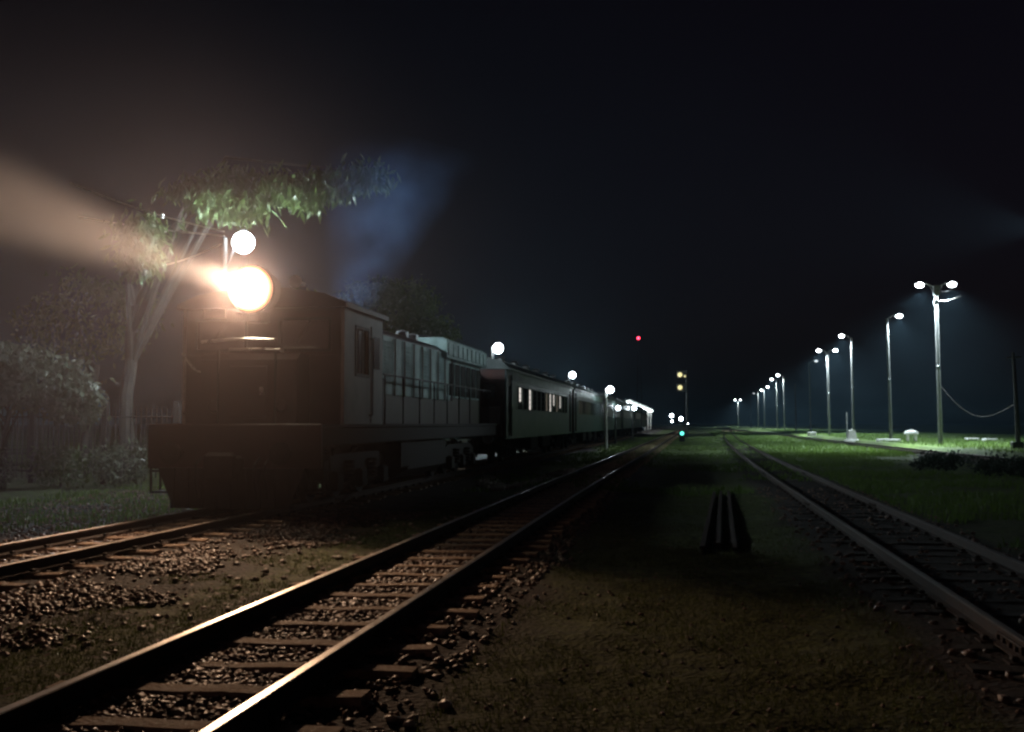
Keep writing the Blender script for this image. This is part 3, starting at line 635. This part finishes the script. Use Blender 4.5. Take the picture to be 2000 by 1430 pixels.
        for ya in (.55, 1.95, 3.35):
            for s in (-1, 1):
                mb = MB(); mb.lathe([(.06, s*.36), (.38, s*.44), (.44, s*.46), (.47, s*.475), (.47, s*.49), (.43, s*.495), (.43, s*.59), (.35, s*.59), (.30, s*.555), (.12, s*.55), (.10, s*.62)], 24, (0, y0+ya, RAILTOP+.43), 'x'); mb.build('wheel', M['grime'], bo, smooth=True)
    return T
loco()

# ================================================================== coaches
CM = {}
def cmesh(key, fn):
    if key not in CM: CM[key] = fn()
    return CM[key]
CL = 19.6; SILL, LINT = 1.93, 2.62
NW = 13; WY = [2.55+i*1.18 for i in range(NW)]; WW = .62
def coach_body():
    mb = MB()
    for s in (-1, 1):
        x0, x1 = sorted((s*1.29, s*1.34))
        mb.box(x0, x1, 0, .35, 1.02, 3.1); mb.box(x0, x1, 1.15, CL-1.15, 1.02, SILL); mb.box(x0, x1, 1.15, CL-1.15, LINT, 3.1); mb.box(x0, x1, CL-.35, CL, 1.02, 3.1)
        mb.box(x0, x1, .35, 1.15, 2.95, 3.1); mb.box(x0, x1, CL-1.15, CL-.35, 2.95, 3.1)
        e = [1.15] + [v for y in WY for v in (y, y+WW)] + [CL-1.15]
        for k in range(0, len(e), 2): mb.box(x0, x1, e[k], e[k+1], SILL, LINT)
        xa, xb = sorted((s*1.34, s*1.352)); mb.box(xa, xb, 1.15, CL-1.15, 1.86, 1.90); mb.box(xa, xb, 1.15, CL-1.15, 2.66, 2.70); mb.box(xa, xb, .0, CL, 1.0, 1.06)
    mb.box(-1.29, 1.29, .02, CL-.02, .98, 1.06)
    return mb.mesh('coach_body', M['green'])
def coach_lit_band():  # paler band: part paint, part lamp light put into the colour
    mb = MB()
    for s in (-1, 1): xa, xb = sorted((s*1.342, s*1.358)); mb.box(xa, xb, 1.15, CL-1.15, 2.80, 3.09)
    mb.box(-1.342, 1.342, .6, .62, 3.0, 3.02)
    return mb.mesh('lit_band', M['band'])
def coach_roof():
    prof = [(1.40, 3.10), (1.40, 3.16), (1.22, 3.33), (.8, 3.46), (0, 3.53), (-.8, 3.46), (-1.22, 3.33), (-1.40, 3.16), (-1.40, 3.10)]
    mb = MB(); mb.prism(prof, -.05, CL+.05)
    for q in range(1, 14): mb.prism([(1.24, 3.335), (1.24, 3.345), (.8, 3.475), (0, 3.545), (-.8, 3.475), (-1.24, 3.345), (-1.24, 3.335), (0, 3.5)], q*1.4, q*1.4+.05)
    return mb.mesh('roof', M['greenroof'])
def win_frame():
    mb = MB()
    for a, b, c, d in ((-.04, WW+.04, LINT-SILL, LINT-SILL+.03), (-.04, WW+.04, -.03, 0), (-.04, 0, 0, LINT-SILL), (WW, WW+.04, 0, LINT-SILL)): mb.box(0, .022, a, b, c, d)
    for k in range(1, 4): mb.box(-.012, .0, 0, WW, k*.17-.006, k*.17+.006)
    return mb.mesh('window', M['greenroof'])
def pane_mesh(m_, cut=0):
    mb = MB(); mb.box(-.035, -.028, 0, WW, cut, LINT-SILL); return mb.mesh('pane', M[m_])
def end_mesh():
    mb = MB(); mb.box(-1.29, -.42, 0, .02, 1.06, 3.12); mb.box(.42, 1.29, 0, .02, 1.06, 3.12); mb.box(-.42, .42, 0, .02, 2.9, 3.12); mb.prism([(-1.29, 3.12), (1.29, 3.12), (.8, 3.44), (0, 3.5), (-.8, 3.44)], 0, .02)
    return mb.mesh('end_wall', M['redend'])
def gang_mesh():
    mb = MB()
    for k in range(5): 
        y = -.02-k*.09; mb.box(-.52, -.42, y-.06, y, 1.1, 2.9, .02); mb.box(.42, .52, y-.06, y, 1.1, 2.9, .02); mb.box(-.52, .52, y-.06, y, 2.9, 3.0, .02)
    mb.box(-.42, .42, .1, .14, 1.06, 2.9)
    return mb.mesh('gangway', M['black'])
def bogie_mesh():
    mb = MB()
    for s in (-1, 1):
        xa, xb = sorted((s*.80, s*.92)); mb.prism([(-1.3, .62), (-1.0, .45), (1.0, .45), (1.3, .62), (1.3, .75), (-1.3, .75)], xa, xb, 'x')
        for y in (-.95, .95): xa, xb = sorted((s*.92, s*1.04)); mb.box(xa, xb, y-.14, y+.14, .38, .66, .03)
        for y in (-.3, .3): mb.lathe([(.10, .42), (.10, .9)], 10, (s*.98, y, 0))
    mb.box(-.80, .80, -.2, .2, .5, .8, .02)
    return mb.mesh('bogie', M['grime'])
def wheel_mesh():
    mb = MB()
    mb.tube([(-.47, 0, 0), (.47, 0, 0)], .07, 10)
    for s in (-1, 1): mb.lathe([(.06, s*.40), (.38, s*.46), (.39, s*.49), (.36, s*.5), (.36, s*.59), (.28, s*.58), (.1, s*.56)], 20, (0, 0, 0), 'x')
    return mb.mesh('wheel_set', M['grime'], True)
def door_mesh():
    mb = MB(); mb.box(0, .03, 0, .78, 1.04, 2.93); mb.box(.03, .04, .15, .63, 2.1, 2.7); return mb.mesh('door', M['dark'])
def steps_mesh():
    mb = MB()
    for z in (.45, .72): mb.box(1.1, 1.36, .4, 1.1, z, z+.03)
    for y in (.4, 1.08): mb.box(1.32, 1.35, y, y+.02, .45, 1.0)
    return mb.mesh('door_steps', M['grime'])
def coach(y0, lit, label, detail=True):
    T = tag(empty('railway_coach', (float(ctr1(0)), y0, 0)), label, 'railway coach', 'coaches coupled behind the locomotive')
    inst('coach_body', cmesh('b', coach_body), T); inst('lit_band', cmesh('pb', coach_lit_band), T); rf = inst('roof', cmesh('r', coach_roof), T)
    inst('end_wall', cmesh('e', end_mesh), T); inst('end_wall', cmesh('e', end_mesh), T, (0, CL-.02, 0))
    inst('gangway', cmesh('g', gang_mesh), T)
    for s in ((1, -1) if detail else (1,)):
        for i, y in enumerate(WY):
            yy_ = y if s > 0 else y+WW
            wn = inst('window', cmesh('w', win_frame), T, (s*1.34, yy_, SILL), (0, 0, 0 if s > 0 else math.pi))
            st = lit.get(i, 'glass'); cut = 0
            if isinstance(st, tuple): st, cut = st
            inst('pane', cmesh(('p', st, cut), lambda: pane_mesh(st, cut)), wn)
            if cut: inst('shutter', cmesh(('s', cut), lambda: MB().box(-.03, -.02, 0, WW, 0, cut).mesh('shutter', M['green'])), wn)
        for y in (.36, CL-1.14): inst('door', cmesh('d', door_mesh), T, (s*1.20 if s > 0 else -1.23, y, 0))
    for y in (3.0, CL-3.0):
        bo = inst('bogie', cmesh('bo', bogie_mesh), T, (0, y, 0))
        for q in (-.95, .95): inst('wheel_set', cmesh('wh', wheel_mesh), bo, (0, q, RAILTOP+.36))
    for y in (0, CL-1.5): inst('door_steps', cmesh('ds', steps_mesh), T, (0, y, 0))
    mb = cmesh('ub', lambda: MB().box(-1.1, 1.1, 7.2, 9.2, .5, .97, .03).box(.5, 1.15, 10.2, 12.4, .55, .97, .03).mesh('battery_box', M['grime']))
    inst('battery_box', mb, T)
    for q in range(6): inst('roof_ventilator', cmesh('rv', lambda: MB().lathe([(.13, 0), (.13, .10), (.16, .12), (.05, .18)], 10).mesh('roof_ventilator', M['steel'])), T, (.75, 2.5+q*2.9, 3.46))
    inst('gutter', cmesh('gu', lambda: MB().box(1.405, 1.43, 0, CL, 3.08, 3.13).mesh('gutter', M['steel'])), T)
    return T
c1 = coach(33.5, {0: ('winlit', .24), 2: 'winlit', 6: 'windim', 7: 'winlit', 8: ('winlit', .25), 9: 'windim', 10: ('winlit', .18)}, 'green coach next to the locomotive, with a red end wall and some bright windows')
# equipment on the red end of the first coach
for x, z in ((.15, 1.45), (.85, 1.45)):
    MB().box(x-.28, x+.28, -.045, -.005, z, z+.5, .01).build('end_panel', M['cream'], c1)
MB().box(.66, 1.0, -.04, -.005, 2.2, 2.65, .01).build('end_window', M['glass'], c1)
for x in (.0, .85):
    mb = MB(); mb.lathe([(.08, 0), (.08, -.35), (.17, -.35), (.18, -.40)], 14, (x if x else -.85, 0, 1.02), 'y'); mb.build('buffer', M['steel'], c1)
mb = MB(); mb.tube([(.5, -.06, 1.0), (.52, -.3, .8), (.5, -.35, .45)], .03, 7); mb.build('brake_hose', M['black'], c1)
mb = MB(); mb.tube([(1.2, -.06, 1.1), (1.2, -.06, 2.2)], .02, 6); mb.build('grab_rail', M['chrome'], c1)
coach(54.3, {i: 'windim' for i in (0, 1, 3, 4, 5, 8)}, 'second coach, its windows glowing dim yellow, behind the short white lamp post', False)
coach(75.1, {0: 'winlit', 1: 'windim', 2: 'winlit', 4: 'winlit', 7: 'windim', 10: 'winlit', 11: 'winlit'}, 'third coach, between the short white lamp post and the far low lamp', False)
coach(95.9, {0: 'winlit', 3: 'winlit', 4: 'winlit', 5: 'windim', 8: 'winlit', 9: 'winlit', 12: 'winlit'}, 'fourth coach, small in the distance with a lit window row', False)
coach(116.7, {i: ('winlit' if i % 2 else 'windim') for i in range(2, 12)}, 'fifth coach, below the bright platform canopy', False)
coach(137.5, {i: 'windim' for i in range(13)}, 'last coach seen at the end of the train', False)

# ================================================================== platform canopy beyond the coaches
t = tag(empty('platform_canopy', (-9.6, 150, 0)), 'far platform canopy glowing white underneath, above the fifth coach', 'canopy')
MB().prism([(-1.8, 3.9), (2.2, 4.6), (2.2, 4.72), (-1.8, 4.02)], 0, 110).build('canopy_roof', M['greenroof'], t)
for k in range(7):
    MB().box(1.5, 1.7, k*18+.2, k*18+.4, 0, 4.45).build('post', M['white'], t)
    MB().box(1.2, 2.1, k*16+3, k*16+13, 4.1, 4.3, .04).build('tube_light', M['tubel'], t)
tag(MB().box(-14, -8.4, 60, 300, -.1, .75).build('platform', M['concrete']), kind='structure')

# ================================================================== signals and masts
t = tag(empty('signal_mast', (-.30, 110, 0)), 'tall dark signal mast showing two yellow lights over the tracks', 'signal')
mb = MB(); mb.tube([(.35, .2, 0), (.35, .2, 6.6)], .09, 8); mb.build('mast', M['dark'], t)
for z in (6.15, 4.91):
    mb = MB(); mb.box(-.62, .35, .05, .22, z-.42, z+.42, .04); h = mb.build('signal_head', M['black'], t)
    mb = MB(); mb.lathe([(.23, 0), (.16, -.06), (.02, -.08)], 16, (-.27, .05, z), 'y'); mb.build('lens', M['yellow'], h)
    if z > 5: mb = MB(); mb.lathe([(.10, 0), (.02, -.03)], 10, (.20, .05, z-.15), 'y'); mb.build('small_lens', M['yellow'], h)
mb = MB(); 
for k in range(16): mb.box(.2, .5, .34, .38, .5+k*.35, .53+k*.35)
for x in (.2, .47): mb.box(x, x+.03, .34, .38, .2, 6.1)
mb.build('ladder', M['dark'], t)
t = tag(empty('shunting_signal', (-.34, 90, 0)), 'low shunting signal with a teal green light beside the far rails', 'signal')
mb = MB(); mb.box(-.22, .22, 0, .25, 0, .42, .03); mb.box(-.26, .26, 0, .25, .42, .92, .05); mb.build('signal_head', M['black'], t)
mb = MB(); mb.lathe([(.15, 0), (.10, -.05), (.02, -.06)], 14, (0, 0, .66), 'y'); mb.build('lens', M['greenl'], t)
t = tag(empty('radio_mast', (-12.4, 300, 0)), 'thin far radio mast with a red warning light on top', 'radio mast')
mb = MB()
for a in (0, 2.09, 4.19): mb.tube([(1.2*math.cos(a), 1.2*math.sin(a), 0), (.22*math.cos(a), .22*math.sin(a), 23.6)], .06, 5)
for k in range(20):
    z = k*1.18; r0 = 1.2-.98*z/23.6; r1 = 1.2-.98*(z+1.18)/23.6
    for q in range(3):
        a, b = q*2.09, (q+1)*2.09; mb.tube([(r0*math.cos(a), r0*math.sin(a), z), (r1*math.cos(b), r1*math.sin(b), z+1.18)], .03, 4, False)
mb.build('lattice', M['dark'], t)
mb = MB(); mb.lathe([(.22, 0), (.34, .15), (.34, .5), (.2, .66)], 12, (0, 0, 23.7)); mb.build('warning_light', M['redl'], t)

# ================================================================== white concrete things on the grass
def zg(x, y): return float(gz(x, y))
t = tag(empty('marker_block', (11.9, 85, 0.0)), 'stepped white concrete marker block at the end of the grass edge', 'marker')
MB().box(-.5, .45, -.3, .3, -.1, .28, .03).build('base', M['white'], t)
MB().prism([(-.34, .28), (.36, .28), (.24, .92), (.05, 1.02), (-.22, .9)], -.24, .24).build('block', M['white'], t)
mb = MB(); mb.tube([(0, 2.5, 0), (0, 2.5, 2.3)], .05, 7); tag(mb.build('iron_post', M['steel'], None, (11.9, 85, 0)), 'thin grey post behind the stepped white marker block', 'post')
t = tag(empty('concrete_table', (15.4, 81.5, zg(15.4, 81.5))), 'white concrete table with a domed top on stubby legs', 'table')
MB().lathe([(.46, .42), (.5, .47), (.44, .60), (.25, .70), (.03, .73)], 20).build('tabletop', M['white'], t, smooth=True)
for a, b in ((-.26, -.2), (.26, -.2), (-.24, .22), (.26, .22)): MB().box(a-.07, a+.07, b-.07, b+.07, -.1, .42).build('leg', M['white'], t)
for i, (x, y, wd, h) in enumerate(((13.6, 80, 1.5, .22), (20.0, 84, .8, .20), (21.3, 84.4, .9, .16), (12.6, 118, .7, .35))):
    mb = MB(); mb.box(-wd/2, wd/2, -.35, .35, -.1, h, .05)
    tag(mb.build('concrete_slab', M['white'], None, (x, y, zg(x, y)), (0, 0, .1*i)), ['white concrete slab lying in the grass beside the domed table', 'white slab beyond the tallest looking lamp pole, the nearer to it of two', 'white slab beyond the tallest looking lamp pole, the further from it of two', 'small pale block far off between the smaller lamp poles'][i], 'slab', 'white slabs in the grass')

# ================================================================== trees, shrubs
def leaves(C, n_per, spread, length, width, hang, seed, flat=.6):
    r = np.random.default_rng(seed); n = len(C)*n_per
    P = np.repeat(C, n_per, 0) + r.normal(0, spread, (n, 3))*np.array([1, 1, flat])
    d = r.normal(0, 1, (n, 3)); d[:, 2] -= hang*2; d /= np.linalg.norm(d, axis=1)[:, None]
    a = np.cross(d, r.normal(0, 1, (n, 3))); a /= np.linalg.norm(a, axis=1)[:, None]; nn = np.cross(d, a)
    L_ = length*r.uniform(.6, 1.3, n)[:, None]; W = width*r.uniform(.7, 1.2, n)[:, None]
    V = np.stack([P, P+d*L_*.45+a*W, P+d*L_+nn*W*.3, P+d*L_*.45-a*W, P+d*L_*.5+nn*W*.5], 1).reshape(-1, 3)
    b = (np.arange(n)*5)[:, None]
    return V, np.concatenate([b+[0, 1, 4], b+[1, 2, 4], b+[2, 3, 4], b+[3, 0, 4]], 0)
def tree(name, base, label, cat, trunk_h, trunk_r, blobs, lm, length, width, n_clump, n_per, hang, seed, group=None, lean=(0, 0), spread=.22, limbs=True):
    t = tag(empty(name, base), label, cat, group); r = random.Random(seed); nr = np.random.default_rng(seed)
    tr = MB(); top = Vector((lean[0], lean[1], trunk_h))
    K = 7; pts = [Vector((lean[0]*(k/K)**1.4+r.uniform(-.06, .06)*min(1, trunk_h/3), lean[1]*(k/K)+r.uniform(-.06, .06), trunk_h*k/K)) for k in range(K+1)]; pts[0].z = -.15
    tr.tube(pts, [trunk_r*(1.35 if k == 0 else 1-.45*k/K) for k in range(K+1)], 10)
    C = []
    for (cx, cy_, cz, rx, ry, rz, share) in blobs:
        m_ = int(n_clump*share); u = nr.normal(0, 1, (m_, 3)); u /= np.linalg.norm(u, axis=1)[:, None]
        rad = nr.uniform(.35, 1, m_)**.6; C.append(np.array([cx, cy_, cz]) + u*rad[:, None]*np.array([rx, ry, rz]))
        if limbs:
            for q in range(1 + (len(blobs) < 5)):
                e = Vector((cx, cy_, cz)) + Vector((r.uniform(-.6, .6)*rx, r.uniform(-.6, .6)*ry, r.uniform(-.5, .5)*rz))
                s0 = pts[r.choice([K-3, K-2, K-1, K])]; mid = s0.lerp(e, .5) + Vector((r.uniform(-.5, .5), r.uniform(-.4, .4), .25*(e-s0).length))
                tr.tube([s0, s0.lerp(mid, .5)+Vector((0, 0, .05)), mid, mid.lerp(e, .55), e], [trunk_r*.36, trunk_r*.28, trunk_r*.19, trunk_r*.11, trunk_r*.04], 7)
    tr.build('trunk', M['bark'], t, smooth=True)
    C = np.concatenate(C); V, F = leaves(C, n_per, spread, length, width, hang, seed)
    inst('crown', np_mesh('crown', V, F, M[lm], 3), t)
    return t
# big tree reaching over the lamp
tree('mango_tree', (-14.5, 27.6, 0), 'tall tree behind the locomotive, its hanging leaves lit green over the white lamp', 'tree', 5.2, .22,
     [(3.7, -2.9, 6.75, .55, .5, .45, .32), (4.1, -2.7, 7.15, .5, .6, .3, .16), (4.6, -3.1, 6.55, .3, .3, .35, .14), (5.3, -3.0, 6.95, .45, .4, .22, .2), (5.9, -2.9, 6.85, .3, .3, .3, .14), (6.5, -2.8, 7.05, .4, .5, .18, .16), (7.2, -2.6, 7.25, .45, .5, .2, .12),
      (2.2, -3.6, 5.95, .35, .35, .35, .12), (2.35, -3.9, 5.35, .30, .30, .5, .16), (3.0, -2.6, 7.0, .5, .5, .3, .08)],
     'leaf', .29, .045, 300, 11, 1.1, 11, lean=(.5, -.4), spread=.19)
tree('mango_tree', (-17.5, 31, 0), 'dim tree standing behind the broad leaved shrub tree', 'tree', 3.2, .2, [(0, 0, 4.7, 2.2, 2.0, 1.3, 1)], 'leaf', .24, .04, 120, 14, .6, 12, lean=(.3, 0))
tree('mango_tree', (-12.4, 46, 0), 'dim dark tree rising behind the tail of the locomotive', 'tree', 3.6, .22, [(0, 0, 5.9, 2.4, 2.4, 1.9, 1), (1.6, 0, 5.0, 1.4, 1.4, 1.0, .3)], 'leaf', .25, .04, 260, 22, .6, 13)
tree('mango_tree', (-13.0, 36, 0), 'dim tree directly behind the locomotive hood', 'tree', 3.0, .2, [(0, 0, 4.6, 2.2, 2.2, 1.4, 1)], 'leaf', .25, .04, 200, 22, .6, 14)
# broad-leaved small tree at the left edge
tree('shrub_tree', (-15.6, 23.9, 0), 'small broad leaved tree at the picture edge, over the iron fence', 'tree', 1.7, .10,
     [(-.6, 0, 2.75, 1.5, 1.2, .75, .6), (.9, -.3, 2.5, 1.2, 1.0, .7, .5), (1.9, -.3, 2.0, .55, .6, .55, .3)], 'leaf2', .17, .055, 330, 14, .5, 21, lean=(.2, 0), spread=.16)
for i, (x, y, rx, rz, n_, lb) in enumerate(((-13.1, 24.8, .75, .55, 70, 'low leafy shrub in front of the fence, closest to the locomotive'), (-14.3, 24.2, .8, .5, 60, 'low leafy shrub in front of the middle of the fence'), (-15.6, 23.4, .8, .45, 50, 'low leafy shrub at the foot of the broad leaved tree'),
        (-12.2, 27.6, .9, .8, 80, 'taller shrub beside the trunk of the tall tree'))):
    tree('shrub', (x, y, 0), lb, 'shrub', .35, .03, [(0, 0, .15+rz*.7, rx, rx*.8, rz, 1)], 'leaf2' if i != 1 else 'leaf', .15, .035, n_, 12, .2, 31+i, group='low shrubs along the fence', spread=.12, limbs=False)
# dark weeds by the last track
for i, (x, y, r_, h_) in enumerate(((8.9, 33, .8, .5), (9.6, 36.5, .9, .55), (8.0, 38, .7, .4), (10.0, 31.5, .7, .5), (9.3, 43, .8, .45))):
    tree('bush', (x, y, 0), ['dark bush in the grass before the weedy track, lowest in view', 'dark bush between the others, widest of the five', 'small dark bush nearest the dull rails', 'dark bush closest to the picture edge', 'dark bush furthest along the weedy track'][i], 'bush', .2, .02, [(0, 0, h_*.35, r_*1.2, r_, h_*.5, 1)], 'leaf3', .12, .03, 60, 12, -.3, 51+i, group='dark bushes below the grass platform', spread=.12, limbs=False)

# ================================================================== iron fence at the left
t = tag(empty('iron_fence', (-17.6, 25.3, 0)), 'tall iron bar fence under the broad leaved tree', 'fence')
post = MB().box(-.07, .07, -.07, .07, -.1, 2.0, .01).mesh('fence_post', M['grime']); bar = MB().tube([(0, 0, .12), (0, 0, 1.75), (0, 0, 1.9)], [.014, .014, .002], 6).mesh('fence_bar', M['grime'])
dirx = Vector((5.2, .9, 0)); nseg = 3
for k in range(nseg+1): inst('fence_post', post, t, dirx*(k/nseg))
for z in (.3, 1.62):
    mb = MB(); mb.tube([Vector((0, 0, z)), dirx+Vector((0, 0, z))], .02, 6); mb.build('fence_rail', M['grime'], t)
for k in range(42):
    if k % 14: inst('fence_bar', bar, t, dirx*(k/42))

# ================================================================== exhaust smoke
def smoke():
    mb = MB(); P = []; F = []; N = 20; rows = 14
    for i in range(rows):
        u = i/(rows-1); c = Vector((-6.85+.9*u+.25*math.sin(u*4), 22.0+1.2*u, 3.5+3.9*u)); r_ = (.4+1.6*u**.8)*(1 if i < rows-1 else .5)
        for k in range(N):
            a = 2*math.pi*k/N; q = r_*(1+.15*math.sin(3*a+u*7)); P.append((c.x+q*math.cos(a), c.y+q*math.sin(a), c.z))
    for i in range(rows-1):
        for k in range(N): F.append((i*N+k, i*N+(k+1) % N, i*N+N+(k+1) % N, i*N+N+k))
    F += [tuple(range(N-1, -1, -1)), tuple(range((rows-1)*N, rows*N))]
    mb.add(P, F)
    m = bpy.data.materials.new('exhaust_smoke'); m.use_nodes = True; t = m.node_tree; t.nodes.clear(); L = t.links.new
    o = t.nodes.new('ShaderNodeOutputMaterial'); pv = t.nodes.new('ShaderNodeVolumePrincipled'); L(pv.outputs[0], o.inputs['Volume'])
    pv.inputs['Color'].default_value = (.30, .52, 1, 1); pv.inputs['Anisotropy'].default_value = 0
    tc = t.nodes.new('ShaderNodeTexCoord'); sx = t.nodes.new('ShaderNodeSeparateXYZ'); L(tc.outputs['Object'], sx.inputs[0])
    def ma(op, a, b=None):
        n = t.nodes.new('ShaderNodeMath'); n.operation = op
        for i, q in enumerate((a, b)):
            if q is None: continue
            if isinstance(q, (int, float)): n.inputs[i].default_value = q
            else: L(q, n.inputs[i])
        return n.outputs[0]
    u = ma('DIVIDE', ma('SUBTRACT', sx.outputs[2], 3.5), 3.9)
    dx = ma('SUBTRACT', sx.outputs[0], ma('ADD', ma('MULTIPLY', u, .95), -6.8)); dy = ma('SUBTRACT', sx.outputs[1], ma('ADD', ma('MULTIPLY', u, 1.2), 22.0))
    rr = ma('SQRT', ma('ADD', ma('MULTIPLY', dx, dx), ma('MULTIPLY', dy, dy)))
    rad = ma('ADD', ma('MULTIPLY', u, 1.5), .4)
    fall = ma('MAXIMUM', ma('SUBTRACT', 1.0, ma('DIVIDE', rr, rad)), 0.0)
    top = ma('MINIMUM', ma('MAXIMUM', ma('MULTIPLY', ma('SUBTRACT', 1.0, u), 2.2), 0.0), 1.0)
    nz = t.nodes.new('ShaderNodeTexNoise'); nz.inputs['Scale'].default_value = 1.3; nz.inputs['Detail'].default_value = 4; L(tc.outputs['Object'], nz.inputs['Vector'])
    nn = ma('MAXIMUM', ma('MULTIPLY', ma('SUBTRACT', nz.outputs['Fac'], .3), 2.2), 0.0)
    L(ma('MULTIPLY', ma('MULTIPLY', ma('MULTIPLY', fall, top), nn), .5), pv.inputs['Density'])
    tag(mb.build('exhaust_smoke', m), 'bluish exhaust smoke drifting up from the locomotive', kind='stuff')
smoke()
# added haze volume that imitates lamp glare round the locomotive's front
def add_veil():
    import bmesh
    c = Vector((-8.6, 14.2, 2.8)); rad = Vector((9.2, 10.5, 5.5))
    bm = bmesh.new(); bmesh.ops.create_icosphere(bm, subdivisions=4, radius=1.02)
    for v in bm.verts: v.co = Vector((v.co.x*rad.x, v.co.y*rad.y, v.co.z*rad.z))
    me = bpy.data.meshes.new('veil_haze'); bm.to_mesh(me); bm.free()
    m = bpy.data.materials.new('veil_haze'); m.use_nodes = True; t = m.node_tree; t.nodes.clear(); L = t.links.new
    o = t.nodes.new('ShaderNodeOutputMaterial'); pv = t.nodes.new('ShaderNodeVolumePrincipled'); L(pv.outputs[0], o.inputs['Volume'])
    pv.inputs['Color'].default_value = (.95, .86, .93, 1); pv.inputs['Anisotropy'].default_value = .3
    tc = t.nodes.new('ShaderNodeTexCoord'); mp = t.nodes.new('ShaderNodeVectorMath'); mp.operation = 'DIVIDE'; mp.inputs[1].default_value = rad
    L(tc.outputs['Object'], mp.inputs[0]); ln = t.nodes.new('ShaderNodeVectorMath'); ln.operation = 'LENGTH'; L(mp.outputs[0], ln.inputs[0])
    mr = t.nodes.new('ShaderNodeMapRange'); mr.interpolation_type = 'SMOOTHERSTEP'; mr.inputs[1].default_value = 1; mr.inputs[2].default_value = .1; mr.inputs[3].default_value = 0; mr.inputs[4].default_value = VEIL
    L(ln.outputs['Value'], mr.inputs[0])
    nz = t.nodes.new('ShaderNodeTexNoise'); nz.inputs['Scale'].default_value = .28; nz.inputs['Detail'].default_value = 2; L(tc.outputs['Object'], nz.inputs['Vector'])
    k = t.nodes.new('ShaderNodeMath'); k.operation = 'MULTIPLY'; L(mr.outputs[0], k.inputs[0]); L(nz.outputs['Fac'], k.inputs[1]); out = k.outputs[0]
    for p_, r_, d_ in (((-6.7, 16.45, 3.5), 1.9, .14), ((-9.95, 24.3, 5.5), 1.6, .10)):  # denser cores added to form halos round headlight and globe lamp
        sb = t.nodes.new('ShaderNodeVectorMath'); sb.operation = 'SUBTRACT'; sb.inputs[1].default_value = Vector(p_)-c; L(tc.outputs['Object'], sb.inputs[0])
        l2 = t.nodes.new('ShaderNodeVectorMath'); l2.operation = 'LENGTH'; L(sb.outputs[0], l2.inputs[0])
        m2 = t.nodes.new('ShaderNodeMapRange'); m2.inputs[1].default_value = r_; m2.inputs[2].default_value = 0; m2.inputs[3].default_value = 0; m2.inputs[4].default_value = 1; L(l2.outputs['Value'], m2.inputs[0])
        pw = t.nodes.new('ShaderNodeMath'); pw.operation = 'POWER'; pw.inputs[1].default_value = 3; L(m2.outputs[0], pw.inputs[0])
        ma_ = t.nodes.new('ShaderNodeMath'); ma_.operation = 'MULTIPLY_ADD'; ma_.inputs[1].default_value = d_; L(pw.outputs[0], ma_.inputs[0]); L(out, ma_.inputs[2]); out = ma_.outputs[0]
    L(out, pv.inputs['Density'])
    me.materials.append(m)
    tag(inst('veil_haze', me, None, c), 'thin brownish haze added round the front of the locomotive for lamp glow', kind='stuff')
add_veil()
# ================================================================== haze
m = bpy.data.materials.new('night_haze'); m.use_nodes = True; t = m.node_tree; t.nodes.clear()
o = t.nodes.new('ShaderNodeOutputMaterial'); pv = t.nodes.new('ShaderNodeVolumePrincipled'); t.links.new(pv.outputs[0], o.inputs['Volume'])
pv.inputs['Color'].default_value = (.45, .76, 1, 1); pv.inputs['Density'].default_value = HAZE; pv.inputs['Anisotropy'].default_value = .35
tag(MB().box(-1600, 1600, -100, 2500, -2, 27).build('haze', m), kind='stuff')
